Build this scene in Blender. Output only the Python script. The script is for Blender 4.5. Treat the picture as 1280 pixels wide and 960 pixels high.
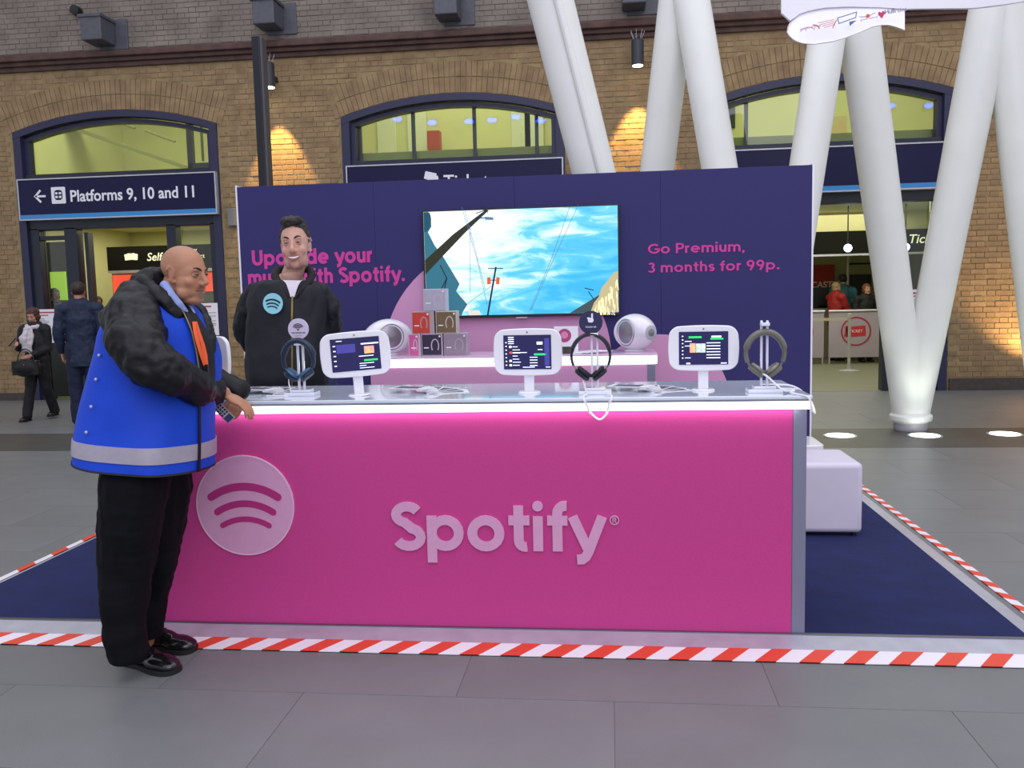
import bpy, bmesh, math, random
import numpy as np
from mathutils import Vector, Matrix, Euler
random.seed(7)
for o in list(bpy.data.objects): bpy.data.objects.remove(o)
SC = bpy.context.scene; COL = SC.collection
R = math.radians
# ------------------------------------------------------------------ camera
F = 1090.0; PITCH, ROLL, YAW, CH = R(5.70), R(-1.34), R(-6.47), 1.45
cp, sp = math.cos(PITCH), math.sin(PITCH)
FW = Vector((math.sin(YAW)*cp, math.cos(YAW)*cp, -sp)); r0 = Vector((math.cos(YAW), -math.sin(YAW), 0)); u0 = r0.cross(FW)
RT = math.cos(ROLL)*r0 + math.sin(ROLL)*u0; UP = -math.sin(ROLL)*r0 + math.cos(ROLL)*u0
CP = Vector((0, 0, CH))
cd = bpy.data.cameras.new('camera'); cam = bpy.data.objects.new('camera', cd); COL.objects.link(cam)
cd.sensor_width = 36; cd.lens = F/1280*36; cd.clip_end = 200; cd.clip_start = .05
cam.matrix_world = Matrix(((RT.x, UP.x, -FW.x, 0), (RT.y, UP.y, -FW.y, 0), (RT.z, UP.z, -FW.z, CH), (0, 0, 0, 1)))
SC.camera = cam
# ------------------------------------------------------------------ light
w = bpy.data.worlds.new('world'); SC.world = w; w.use_nodes = True
bg = w.node_tree.nodes['Background']; bg.inputs[0].default_value = (.755, .765, .83, 1); bg.inputs[1].default_value = .55
def area(name, loc, rot, size, power, col, sy=None):
    l = bpy.data.lights.new(name, 'AREA'); l.energy = power; l.color = col; l.size = size
    if sy: l.shape = 'RECTANGLE'; l.size_y = sy
    o = bpy.data.objects.new(name, l); COL.objects.link(o); o.location = loc; o.rotation_euler = rot; return o
def spot(name, loc, to, power, col, ang=60, blend=.4, size=.05):
    l = bpy.data.lights.new(name, 'SPOT'); l.energy = power; l.color = col; l.spot_size = R(ang); l.spot_blend = blend; l.shadow_soft_size = size
    o = bpy.data.objects.new(name, l); COL.objects.link(o); o.location = loc
    o.rotation_euler = (Vector(to)-Vector(loc)).to_track_quat('-Z', 'Y').to_euler(); return o
area('hall_roof_light', (0, 3, 11), (0, 0, 0), 16, 650, (.86, .87, 1))
area('hall_front_light', (3, -7, 7), (R(58), 0, R(10)), 9, 330, (.9, .88, 1))
vs = SC.view_settings; vs.view_transform = 'Standard'; vs.look = 'None'; vs.gamma = 1; vs.use_curve_mapping = False; vs.exposure = .54
# ------------------------------------------------------------------ pixel helpers (photo pixel -> point at a real depth / height)
def ray(px, py): return FW*F + RT*(px-640) + UP*(480-py)
def onY(px, py, Y): d = ray(px, py); return CP + d*(Y/d.y)
def onZ(px, py, Z): d = ray(px, py); return CP + d*((Z-CH)/d.z)
# ------------------------------------------------------------------ materials
def lin(c):
    if isinstance(c, str): c = [int(c[i:i+2], 16)/255 for i in (0, 2, 4)]
    return tuple((x/12.92 if x <= .04045 else ((x+.055)/1.055)**2.4) for x in c[:3]) + (1,)
MATS = {}
def mat(name, c, rough=.6, metal=0, var=0, vscale=30, bump=0, bscale=60, emit=0, spec=.5, rnd=0, c2=None, sheen=0, coat=0):
    if name in MATS: return MATS[name]
    m = bpy.data.materials.new(name); m.use_nodes = True; nt = m.node_tree; b = nt.nodes['Principled BSDF']; C = lin(c)
    b.inputs['Base Color'].default_value = C; b.inputs['Roughness'].default_value = rough; b.inputs['Metallic'].default_value = metal
    b.inputs['Specular IOR Level'].default_value = spec
    if sheen: b.inputs['Sheen Weight'].default_value = sheen
    if coat: b.inputs['Coat Weight'].default_value = coat
    tc = nt.nodes.new('ShaderNodeTexCoord')
    src = None
    if var or c2:
        n = nt.nodes.new('ShaderNodeTexNoise'); n.inputs['Scale'].default_value = vscale; n.inputs['Detail'].default_value = 5
        nt.links.new(tc.outputs['Object'], n.inputs['Vector'])
        r = nt.nodes.new('ShaderNodeValToRGB'); r.color_ramp.elements[0].position = .3; r.color_ramp.elements[1].position = .7
        if c2: r.color_ramp.elements[0].color = C; r.color_ramp.elements[1].color = lin(c2)
        else:
            r.color_ramp.elements[0].color = tuple(x*(1-var) for x in C[:3])+(1,); r.color_ramp.elements[1].color = tuple(min(1, x*(1+var)) for x in C[:3])+(1,)
        nt.links.new(n.outputs['Fac'], r.inputs['Fac']); src = r.outputs['Color']
    if rnd:
        oi = nt.nodes.new('ShaderNodeObjectInfo'); hs = nt.nodes.new('ShaderNodeHueSaturation')
        mr = nt.nodes.new('ShaderNodeMapRange'); mr.inputs['To Min'].default_value = 1-rnd; mr.inputs['To Max'].default_value = 1+rnd
        nt.links.new(oi.outputs['Random'], mr.inputs['Value']); nt.links.new(mr.outputs['Result'], hs.inputs['Value'])
        if src: nt.links.new(src, hs.inputs['Color'])
        else: hs.inputs['Color'].default_value = C
        src = hs.outputs['Color']
    if src: nt.links.new(src, b.inputs['Base Color'])
    if bump:
        n2 = nt.nodes.new('ShaderNodeTexNoise'); n2.inputs['Scale'].default_value = bscale; n2.inputs['Detail'].default_value = 4
        nt.links.new(tc.outputs['Object'], n2.inputs['Vector'])
        bp = nt.nodes.new('ShaderNodeBump'); bp.inputs['Strength'].default_value = bump; bp.inputs['Distance'].default_value = .01
        nt.links.new(n2.outputs['Fac'], bp.inputs['Height']); nt.links.new(bp.outputs['Normal'], b.inputs['Normal'])
    if emit:
        b.inputs['Emission Strength'].default_value = emit
        if src: nt.links.new(src, b.inputs['Emission Color'])
        else: b.inputs['Emission Color'].default_value = C
    MATS[name] = m; return m
def glassmat(name, tint=(.95, 1, .97), refl=1.0):
    m = bpy.data.materials.new(name); m.use_nodes = True; nt = m.node_tree; nt.nodes.remove(nt.nodes['Principled BSDF'])
    t = nt.nodes.new('ShaderNodeBsdfTransparent'); t.inputs[0].default_value = tint+(1,)
    g = nt.nodes.new('ShaderNodeBsdfGlossy'); g.inputs['Roughness'].default_value = .02
    f = nt.nodes.new('ShaderNodeFresnel'); f.inputs[0].default_value = 1.5
    mx = nt.nodes.new('ShaderNodeMixShader'); nt.links.new(f.outputs[0], mx.inputs[0]); nt.links.new(t.outputs[0], mx.inputs[1]); nt.links.new(g.outputs[0], mx.inputs[2])
    nt.links.new(mx.outputs[0], nt.nodes['Material Output'].inputs[0]); return m
def attrmat(name, rough=.5, bump=0, bscale=200):
    m = bpy.data.materials.new(name); m.use_nodes = True; nt = m.node_tree; b = nt.nodes['Principled BSDF']
    a = nt.nodes.new('ShaderNodeVertexColor'); a.layer_name = 'tone'; nt.links.new(a.outputs[0], b.inputs['Base Color']); b.inputs['Roughness'].default_value = rough
    b.inputs['Subsurface Weight'].default_value = .08; b.inputs['Subsurface Radius'].default_value = (.012, .004, .002); b.inputs['Subsurface Scale'].default_value = .5
    return m
# ------------------------------------------------------------------ mesh helpers
class MB:
    def __init__(s): s.v = []; s.f = []
    def add(s, v, f):
        n = len(s.v); s.v += [tuple(x) for x in v]; s.f += [tuple(i+n for i in q) for q in f]; return s
    def box(s, c, d, M=None):
        c = Vector(c); x, y, z = d[0]/2, d[1]/2, d[2]/2
        v = [Vector((i*x, j*y, k*z)) for i in (-1, 1) for j in (-1, 1) for k in (-1, 1)]
        if M is not None: v = [M@p for p in v]
        return s.add([p+c for p in v], [(0, 1, 3, 2), (4, 6, 7, 5), (0, 4, 5, 1), (2, 3, 7, 6), (0, 2, 6, 4), (1, 5, 7, 3)])
    def b2(s, a, b): return s.box([(a[i]+b[i])/2 for i in range(3)], [abs(b[i]-a[i]) for i in range(3)])
    def prism(s, poly, y0, y1):            # poly in xz (counter clockwise seen from -y), extruded along y
        n = len(poly); v = [(p[0], y0, p[1]) for p in poly]+[(p[0], y1, p[1]) for p in poly]
        return s.add(v, [tuple(range(n)), tuple(range(2*n-1, n-1, -1))]+[((i+1) % n, i, i+n, (i+1) % n+n) for i in range(n)])
    def prismM(s, poly, d, M):             # poly in local xy, extruded along local z by d, placed by M
        n = len(poly); v = [M@Vector((p[0], p[1], d)) for p in poly]+[M@Vector((p[0], p[1], 0)) for p in poly]
        return s.add(v, [tuple(range(n)), tuple(range(2*n-1, n-1, -1))]+[((i+1) % n, i, i+n, (i+1) % n+n) for i in range(n)])
    def tube(s, pts, rad, seg=10, cap=True, flat=1.0, upv=None):
        pts = [Vector(p) for p in pts]; n = len(pts)
        if not hasattr(rad, '__len__'): rad = [rad]*n
        b = len(s.v); prev = None
        for i, p in enumerate(pts):
            t = (pts[min(i+1, n-1)]-pts[max(i-1, 0)]).normalized()
            if prev is None:
                a = Vector(upv) if upv else (Vector((0, 0, 1)) if abs(t.z) < .9 else Vector((1, 0, 0)))
                x = (a-t*a.dot(t)).normalized()
            else: x = (prev-t*prev.dot(t)).normalized()
            prev = x; y = t.cross(x)
            for k in range(seg):
                an = 2*math.pi*k/seg; s.v.append(tuple(p+x*math.cos(an)*rad[i]+y*math.sin(an)*rad[i]*flat))
        for i in range(n-1):
            for k in range(seg): s.f.append((b+i*seg+k, b+i*seg+(k+1) % seg, b+(i+1)*seg+(k+1) % seg, b+(i+1)*seg+k))
        if cap: s.f.append(tuple(b+k for k in range(seg-1, -1, -1))); s.f.append(tuple(b+(n-1)*seg+k for k in range(seg)))
        return s
    def lathe(s, prof, M=None, seg=32):    # prof [(r,z)], around local z
        M = M or Matrix(); b = len(s.v); n = len(prof)
        for r_, z in prof:
            for k in range(seg):
                a = 2*math.pi*k/seg; s.v.append(tuple(M@Vector((r_*math.cos(a), r_*math.sin(a), z))))
        for i in range(n-1):
            for k in range(seg): s.f.append((b+i*seg+k, b+i*seg+(k+1) % seg, b+(i+1)*seg+(k+1) % seg, b+(i+1)*seg+k))
        s.f.append(tuple(b+k for k in range(seg-1, -1, -1))); s.f.append(tuple(b+(n-1)*seg+k for k in range(seg))); return s
    def ell(s, c, r, M=None, su=20, sv=12):
        M = M or Matrix(); c = Vector(c); rr = r if hasattr(r, '__len__') else (r, r, r); b = len(s.v)
        s.v.append(tuple(M@(c+Vector((0, 0, rr[2])))))
        for i in range(1, sv):
            ph = math.pi*i/sv
            for k in range(su):
                a = 2*math.pi*k/su; s.v.append(tuple(M@(c+Vector((rr[0]*math.sin(ph)*math.cos(a), rr[1]*math.sin(ph)*math.sin(a), rr[2]*math.cos(ph))))))
        s.v.append(tuple(M@(c-Vector((0, 0, rr[2])))))
        L = len(s.v)-1
        for k in range(su):
            s.f.append((b, b+1+k, b+1+(k+1) % su)); s.f.append((L, b+1+(sv-2)*su+(k+1) % su, b+1+(sv-2)*su+k))
            for i in range(sv-2): s.f.append((b+1+i*su+k, b+1+(i+1)*su+k, b+1+(i+1)*su+(k+1) % su, b+1+i*su+(k+1) % su))
        return s
    def caps(s, pts, rad, M=None, sc=(1, 1, 1)):   # chain of tapered capsules (for remeshing)
        M = M or Matrix(); pts = [Vector(p) for p in pts]
        if not hasattr(rad, '__len__'): rad = [rad]*len(pts)
        for i, p in enumerate(pts):
            s.ell(p, [rad[i]*k for k in sc], M, 14, 8)
            if i:
                q = pts[i-1]; L = (p-q).length; n = max(1, int(L/(.35*min(rad[i], rad[i-1]))))
                for j in range(1, n):
                    t = j/n; r_ = rad[i-1]*(1-t)+rad[i]*t; s.ell(q.lerp(p, t), [r_*k for k in sc], M, 12, 7)
        return s
    def mesh(s, name='mesh'):
        me = bpy.data.meshes.new(name); me.from_pydata(s.v, [], s.f); me.update(); return me
    def build(s, name, m, parent=None, smooth=35, bev=0, seg=2, off=None, kind=None):
        me = s.mesh(name)
        return place(name, me, m, parent, smooth, bev, seg, off, kind)
def place(name, me, m, parent=None, smooth=35, bev=0, seg=2, off=None, kind=None):
    o = bpy.data.objects.new(name, me); COL.objects.link(o)
    if m is not None: me.materials.append(m)
    if off is not None:
        me.transform(Matrix.Translation(-Vector(off)))
    if smooth:
        me.polygons.foreach_set('use_smooth', [True]*len(me.polygons)); me.set_sharp_from_angle(angle=R(smooth))
    if bev:
        b = o.modifiers.new('bevel', 'BEVEL'); b.width = bev; b.segments = seg; b.limit_method = 'ANGLE'; b.angle_limit = R(40)
    if parent is not None: o.parent = parent
    if kind: o['kind'] = kind
    return o
def thing(name, label, cat, loc=(0, 0, 0), rz=0, group=None, rot=None):
    o = bpy.data.objects.new(name, None); COL.objects.link(o); o.empty_display_size = .1
    o.location = loc; o.rotation_euler = rot or (0, 0, rz); tag(o, label, cat, group); return o
def tag(o, label, cat, group=None):
    o['label'] = label; o['category'] = cat
    if group: o['group'] = group
    return o
def struct(o): o['kind'] = 'structure'; return o
def dup(o, loc, rz=None, label=None, group=None):
    c = o.copy(); COL.objects.link(c); c.location = loc
    if rz is not None: c.rotation_euler = (0, 0, rz)
    if label: c['label'] = label
    if group: c['group'] = group
    for ch in list(o.children):
        d = ch.copy(); COL.objects.link(d); d.parent = c
        for g in list(ch.children):
            e = g.copy(); COL.objects.link(e); e.parent = d
    return c
def T(x, y, z): return Matrix.Translation((x, y, z))
def FACE(x, y, z, s=1): return T(x, y, z) @ Matrix.Rotation(R(90), 4, 'X') @ Matrix.Scale(s, 4)   # local xy -> world xz, facing -y
def arc(cx, cy, r, a0, a1, n=12, ry=None):
    ry = ry or r; return [(cx+r*math.cos(R(a0+(a1-a0)*i/n)), cy+ry*math.sin(R(a0+(a1-a0)*i/n))) for i in range(n+1)]
def disc(r, n=40, cx=0, cy=0, ry=None): return arc(cx, cy, r, 0, 360*(n-1)/n, n-1, ry)
def ribbon(mb, pts, w_, d, M):
    q_ = [Vector((p[0], p[1])) for p in pts]; pts = [q_[0]]+[q_[i] for i in range(1, len(q_)) if (q_[i]-q_[i-1]).length > w_*.02]; n = len(pts); L = []; Rr = []
    for i in range(n):
        a = (pts[i]-pts[i-1]).normalized() if i else None; b = (pts[i+1]-pts[i]).normalized() if i < n-1 else None
        if (pts[0]-pts[-1]).length < 1e-5 and n > 4:
            if a is None: a = (pts[0]-pts[-2]).normalized()
            if b is None: b = (pts[1]-pts[0]).normalized()
        if a is None: a = b
        if b is None: b = a
        t = (a+b)
        if t.length < .3: t = b
        t.normalize(); nrm = Vector((-t.y, t.x)); k = w_/2/max(.5, nrm.dot(Vector((-b.y, b.x))))
        L.append(pts[i]+nrm*k); Rr.append(pts[i]-nrm*k)
    for i in range(n-1): mb.prismM([Rr[i], Rr[i+1], L[i+1], L[i]], d, M)
    return mb
def rrect(w_, h, r, n=6, bulge=0):
    p = []
    for cx, cy, a in ((w_/2-r, h/2-r, 0), (-w_/2+r, h/2-r, 90), (-w_/2+r, -h/2+r, 180), (w_/2-r, -h/2+r, 270)):
        p += arc(cx, cy, r, a, a+90, n)
    if bulge:
        q = []
        for i in range(len(p)):
            a, b = Vector(p[i]), Vector(p[(i+1) % len(p)]); m = 8 if (a-b).length > r*1.2 else 1
            for j in range(m):
                c = a.lerp(b, j/m); q.append((c.x*(1+bulge*(1-(2*c.y/h)**2)), c.y*(1+bulge*(1-(2*c.x/w_)**2))))
        p = q
    return p
# ---- geometric stroke alphabet (bold rounded sans)
W = .17; XH = .72; r1 = (XH-W)/2; cy = XH/2; h = W/2
def glyphs():
    G = {}
    o = arc(r1+h, cy, r1, 90, 450, 20); ad = 2*r1+W+.10
    G['o'] = (ad, [o]); rs = 2*r1+h
    G['a'] = (ad, [o, [(rs, XH), (rs, 0)]]); G['p'] = (ad, [o, [(h, XH), (h, -.26)]])
    G['d'] = (ad, [o, [(rs, 1.02), (rs, 0)]])
    G['g'] = (ad, [o, [(rs, XH), (rs, 0)]+arc(rs-r1, -.0, r1, 0, -140, 8, .19)])
    G['e'] = (ad, [[(h*1.2, cy), (rs+h*.9, cy)], arc(r1+h, cy, r1, -6, 0, 1)+arc(r1+h, cy, r1, 0, 318, 18)[1:]])
    G['c'] = (ad-.08, [arc(r1+h, cy, r1, 48, 312, 16)])
    q = .2
    arch = [(h+2*q, 0), (h+2*q, XH-h-q)]+arc(h+q, XH-h-q, q, 0, 180, 10)
    G['n'] = (2*q+W+.1, [[(h, 0), (h, XH)], arch]); G['h'] = (2*q+W+.1, [[(h, 0), (h, 1.02)], arch])
    G['m'] = (4*q+W+.1, [[(h, 0), (h, XH)], arch, [(x+2*q, y) for x, y in arch]])
    G['u'] = (2*q+W+.1, [[(h+2*q, 0), (h+2*q, XH)], [(h, XH), (h, h+q)]+arc(h+q, h+q, q, 180, 360, 10)])
    G['r'] = (.42, [[(h, 0), (h, XH)], arc(h+.22, XH-h-.22, .22, 160, 80, 6)])
    G['i'] = (W+.1, [[(h, 0), (h, XH)], ('dot', h, .93, .105)])
    G['t'] = (.5, [[(.2, .94), (.2, h+.13)]+arc(.33, h+.13, .13, 180, 285, 6), [(0, XH-h), (.42, XH-h)]])
    G['f'] = (.46, [[(.2, 0), (.2, .78)]+arc(.36, .78, .16, 180, 80, 6), [(0, XH-h), (.4, XH-h)]])
    G['y'] = (.68, [[(.04, XH), (.33, .06)], [(.62, XH), (.335, -.03), (.29, -.11), (.22, -.165), (.12, -.17)]])
    G['w'] = (.98, [[(.05, XH), (.26, .02), (.47, XH*.95), (.68, .02), (.89, XH)]])
    G['s'] = (.52, [arc(.24, XH-h-.14, .155, 30, 270, 10, .145)[:]+arc(.24, h+.14, .16, 90, -150, 10, .14)[1:]])
    G['S'] = (.72, [arc(.31, .745, .225, 25, 255, 12, .17)+arc(.33, .27, .25, 75, -155, 12, .19)])
    G['U'] = (.84, [[(h, 1), (h, h+.28)]+arc(h+.28, h+.28, .28, 180, 360, 12)+[(h+.56, 1)]])
    G['P'] = (.7, [[(h, 0), (h, 1)], [(h, 1-h), (.34, 1-h)]+arc(.34, 1-h-.23, .23, 90, -90, 10)+[(h, 1-h-.46)]])
    G['G'] = (1.0, [arc(h+.41, .5, .41, 45, 350, 18)+[(h+.81, .46), (h+.45, .46)]])
    G['3'] = (.66, [arc(.27, .735, .2, 150, -80, 10, .18), arc(.27, .29, .225, 80, -150, 10, .21)])
    G['9'] = (.74, [arc(.31, .67, .23, 0, 360, 16, .245), [(.54, .66), (.5, .42), (.3, 0)]])
    G[','] = (.26, [[(.13, .12), (.06, -.14)]]); G['.'] = (.28, [('dot', .11, .11, .115)]); G[' '] = (.32, [])
    return G
GL = glyphs()
def swrite(s, cap, name, m, parent, x, y, z, d=.004, tr=.0, each=False, adv=None, ws=1, off=None):
    g = cap; cx = 0; mb = MB(); outs = []
    tot = sum(GL[c][0]+tr for c in s); k = g if adv is None else adv/tot
    for c in s:
        a, st = GL[c]
        if each: mb = MB()
        M = FACE(x+cx*k, y, z) @ Matrix.Diagonal((k, g, 1, 1))
        for n_, q in enumerate(st):
            dd = d+.0004*n_
            if q[0] == 'dot': mb.prismM(disc(q[3], 16, q[1], q[2]), dd, M)
            else: ribbon(mb, q, W*ws, dd, M)
        if each and st: outs.append(mb.build('letter', m, parent, off=off))
        cx += a+tr
    if not each: outs.append(mb.build(name, m, parent, off=off))
    return outs
def text(s, size, name, m, parent, M, bold=0, d=.002, width=None, align='LEFT', shear=0, off=None):
    cu = bpy.data.curves.new('t', 'FONT'); cu.body = s; cu.size = size; cu.extrude = d/2; cu.offset = bold*size; cu.align_x = align; cu.shear = shear; cu.resolution_u = 3
    o = bpy.data.objects.new('t', cu); COL.objects.link(o); dg = bpy.context.evaluated_depsgraph_get()
    me = bpy.data.meshes.new_from_object(o.evaluated_get(dg)); bpy.data.objects.remove(o)
    if width:
        xs = [v.co.x for v in me.vertices]; wd = max(xs)-min(xs); me.transform(Matrix.Diagonal((width/wd, 1, 1, 1)))
    me.transform(M); me.materials.clear()
    return place(name, me, m, parent, 0, off=off)
def remesh(mb, vox, it=4, fac=.5):
    me = mb.mesh('tmp'); o = bpy.data.objects.new('tmp', me); COL.objects.link(o)
    r_ = o.modifiers.new('r', 'REMESH'); r_.mode = 'VOXEL'; r_.voxel_size = vox
    s_ = o.modifiers.new('s', 'SMOOTH'); s_.iterations = it; s_.factor = fac
    dg = bpy.context.evaluated_depsgraph_get(); out = bpy.data.meshes.new_from_object(o.evaluated_get(dg)); bpy.data.objects.remove(o); out.materials.clear(); return out
def cut(me, co, no):   # remove what lies on the side of no
    bm = bmesh.new(); bm.from_mesh(me); r_ = bmesh.ops.bisect_plane(bm, geom=bm.verts[:]+bm.edges[:]+bm.faces[:], plane_co=co, plane_no=no, clear_outer=True)
    bmesh.ops.holes_fill(bm, edges=[e for e in bm.edges if e.is_boundary]); bm.to_mesh(me); bm.free(); return me
def folds(me, amp, sc, seed=0, stretch=(1, 1, 1)):
    from mathutils import noise
    me.update(); N = [v.normal.copy() for v in me.vertices]
    for v, n in zip(me.vertices, N):
        p = Vector((v.co.x*stretch[0], v.co.y*stretch[1], v.co.z*stretch[2]))*sc+Vector((seed, 0, 0))
        v.co += n*amp*(noise.noise(p)+.5*(abs(noise.noise(p*1.9))-.3))
    me.update(); return me
# ------------------------------------------------------------------ colours
M_brick = mat('brick_yellow', 'ab906a', .85, vscale=5, bump=.5, bscale=60, c2='8a7152', rnd=.14)
M_brickd = mat('brick_grey', '90857a', .9, bump=.5, bscale=60, vscale=2.2, c2='6f665e')
M_mortar = mat('mortar', '98845f', .95, var=.2, vscale=8)
M_mortard = mat('mortar_grey', '7c746c', .95, var=.2, vscale=8)
M_ledge = mat('ledge_stone', '57403a', .8, var=.3, vscale=5, bump=.3)
M_frame = mat('frame_navy', '2a2a4a', .45, var=.1)
M_framed = mat('frame_dark', '1d2432', .4)
M_pane = glassmat('pane_glass')
M_white = mat('white_gloss', 'f2f0f6', .25, coat=.3)
M_whitem = mat('white_steel', 'eeefe9', .42, var=.02, vscale=4)
M_led = mat('led_white', 'ffffff', .5, emit=1.5)
M_pink = mat('fabric_pink', 'c9458d', .75, var=.04, vscale=90, bump=.15, bscale=700, spec=.2)
M_lpink = mat('acrylic_light_pink', 'dda3c8', .3, var=.03, vscale=20)
M_lpinke = mat('acrylic_edge', 'ecc2dc', .2)
M_ppink = mat('print_light_pink', 'd79cc4', .7)
M_tpink = mat('print_hot_pink', 'd9409c', .65)
M_navy = mat('print_navy', '2d2966', .7, var=.04, vscale=5)
M_alu = mat('aluminium', 'c4c4ce', .38, metal=.45, var=.08, vscale=12)
M_grey = mat('grey_profile', '83849a', .45, metal=.2)
M_black = mat('black_plastic', '17171c', .4)
M_screen = mat('screen_dark', '19174a', .15, emit=.35)
M_txt = mat('print_white', 'f4f4ff', .5)
M_txtw = mat('paint_white', 'f0f0f6', .5)
M_carpet = mat('carpet_blue', '18245e', .95, var=.18, vscale=7, bump=.8, bscale=500)
M_tile = mat('slate_tile', '757777', .4, var=.07, vscale=2.5, bump=.12, bscale=160, rnd=.03)
M_tiled = mat('slate_tile_dark', '4c4b47', .45, var=.12, vscale=3, bump=.1)
M_grout = mat('grout', '6a6c6c', .6)
M_red = mat('tape_red', 'e2482f', .45); M_tw = mat('tape_white', 'ece6ec', .45)
M_signblue = mat('sign_blue', '10103f', .4, spec=.3); M_cyan = mat('sign_stripe', '3a8fd0', .35)
M_cream = mat('room_cream', 'd6d3a0', .8, var=.03, vscale=3); M_creamd = mat('room_ceiling', 'b9b98a', .8)
# ------------------------------------------------------------------ floor
YW = 12.8
f = struct(MB().b2((-14, -3, -.06), (10, 24, -.0025)).build('floor', M_grout, None, 0))
tx, ty = 1.15, .575
base = MB().box((0, 0, -.008), (tx-.0022, ty-.0022, .016)).mesh('tile'); base.materials.append(M_tile)
cnt = 0; rest = MB(); dark = MB()
for j in range(0, 38):
    y = 1.0+j*ty; o = (j % 2)*tx/2
    for i in range(-9, 8):
        x = i*tx+o
        if abs(x+.11*y)-.8 > .66*y+.5: continue
        if 8.3 < y < 9.35: dark.box((x, y, -.008), (tx-.0022, ty-.0022, .016)); continue
        if y > YW+.1: continue
        if cnt < 298 and y < 11.2:
            t = bpy.data.objects.new('tile', base); COL.objects.link(t); t.parent = f; t.location = (x, y, 0); cnt += 1
        else: rest.box((x, y, -.008), (tx-.0022, ty-.0022, .016))
if rest.v: rest.build('tile_field', M_tile, f, 0, kind='stuff')
dark.build('dark_tile_band', M_tiled, f, 0, kind='stuff')
MB().b2((-14, -3, -.012), (10, .7, 0)).build('near_slab', M_tile, f, 0)
MB().b2((-13, YW+.02, -.012), (9, 23, .0)).build('ticket_hall_floor', mat('hall_floor', '6f7260', .5, var=.06, vscale=1.5), f, 0)
# ------------------------------------------------------------------ back wall with three arched openings
WIN = (-7.44, -2.25, 3.05); HW = 1.64; SPR = 4.13; RISE = .27
RA = (HW*HW+RISE*RISE)/(2*RISE)
def archz(dx, dr=0): return SPR+RISE-RA+math.sqrt(max(0, (RA+dr)**2-dx*dx))
LZ = 5.02
wl = MB(); xs = [-12.5]
for c in WIN: xs += [c-HW, c+HW]
xs.append(8)
for a, b in zip(xs[::2], xs[1::2]): wl.prism([(a, 0), (b, 0), (b, LZ), (a, LZ)], YW-.007, YW+.4)
for c in WIN:
    N = 20
    for i in range(N):
        a, b = -HW+2*HW*i/N, -HW+2*HW*(i+1)/N
        wl.prism([(c+a, archz(a)), (c+b, archz(b)), (c+b, LZ), (c+a, LZ)], YW-.007, YW+.4)
wall = struct(wl.build('wall_back', M_mortar, None, 0))
MB().b2((-12.5, YW-.067, LZ+.2), (8, YW+.4, 7.6)).build('upper_wall', M_mortard, wall, 0)
lg = MB(); lg.b2((-12.5, YW-.06, LZ), (8, YW+.1, LZ+.07)); lg.b2((-12.5, YW-.11, LZ+.07), (8, YW+.1, LZ+.13)); lg.b2((-12.5, YW-.17, LZ+.13), (8, YW+.1, LZ+.21)); lg.b2((-12.5, YW-.08, LZ+.21), (8, YW+.1, LZ+.25))
lg.build('ledge', M_ledge, wall, 0, bev=.012)
MB().b2((4.72, YW-.05, 0), (8, YW+.05, .17)).build('plinth', mat('plinth_stone', '4b4440', .8, var=.2), wall, 0)
MB().b2((-12.5, YW-.05, 0), (-9.12, YW+.05, .12)).build('plinth', MATS['plinth_stone'], wall, 0)
BW, BH, G_ = .215, .065, .010
bb = MB().box((0, 0, 0), (BW, .03, BH)).mesh('brick'); bb.materials.append(M_brick)
hb = MB().box((0, 0, 0), (.1025, .03, BH)).mesh('brick_header'); hb.materials.append(M_brick)
bs = MB(); nb = 0; row = 0; z = .04
random.seed(3)
while z < LZ-.03:
    x = -12.4+(.16 if row % 2 else 0); k = 0
    while x < 7.9:
        wd = BW if k % 2 == 0 else .1025; cx_ = x+wd/2; skip = False
        for c in WIN:
            dx = cx_-c
            if abs(dx) < HW+wd/2-.01 and z < archz(min(abs(dx), HW))-.0: skip = True
            if abs(dx) < HW+.2 and z > SPR-.1 and math.hypot(dx, z-(SPR+RISE-RA)) < RA+.45 and abs(dx)/(z-(SPR+RISE-RA)) < (HW+.0)/(SPR-(SPR+RISE-RA)): skip = True
        if not skip:
            j_ = random.uniform(-.004, .005)
            single = (-5.7 < cx_ < -4.1 and 3.0 < z < 4.3) or (4.75 < cx_ < 5.6 and .3 < z < 3.2)
            if single and nb < 298:
                t = bpy.data.objects.new('brick', bb if wd == BW else hb); COL.objects.link(t); t.parent = wall; t.location = (cx_, YW+j_, z+BH/2); nb += 1
            else: bs.box((cx_, YW+j_, z+BH/2), (wd, .03, BH))
        x += wd+G_; k += 1
    z += BH+G_; row += 1
for c in WIN:      # two rings of voussoir bricks over each arch
    cz = SPR+RISE-RA; amax = math.asin(HW/RA)+.015
    for ring in (0, 1):
        n = 46
        for i in range(n):
            a = -amax+2*amax*(i+.5)/n; rr = RA+.115+ring*.225
            Mx = Matrix.Rotation(a, 3, 'Y'); bs.box((c+math.sin(a)*rr, YW-.004+random.uniform(-.004, .004), cz+math.cos(a)*rr), (2*amax*rr/n-.009, .03, .215), Mx)
bs.build('brickwork', M_brick, wall, 0, kind='stuff')
us = MB(); z = LZ+.26; row = 0
while z < 7.5:
    x = -12.4+(.16 if row % 2 else 0); k = 0
    while x < 7.9:
        wd = BW if k % 2 == 0 else .1025; us.box((x+wd/2, YW-.06+random.uniform(-.004, .004), z+BH/2), (wd, .03, BH)); x += wd+G_; k += 1
    z += BH+G_; row += 1
us.build('upper_brickwork', M_brickd, wall, 0, kind='stuff')
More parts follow.
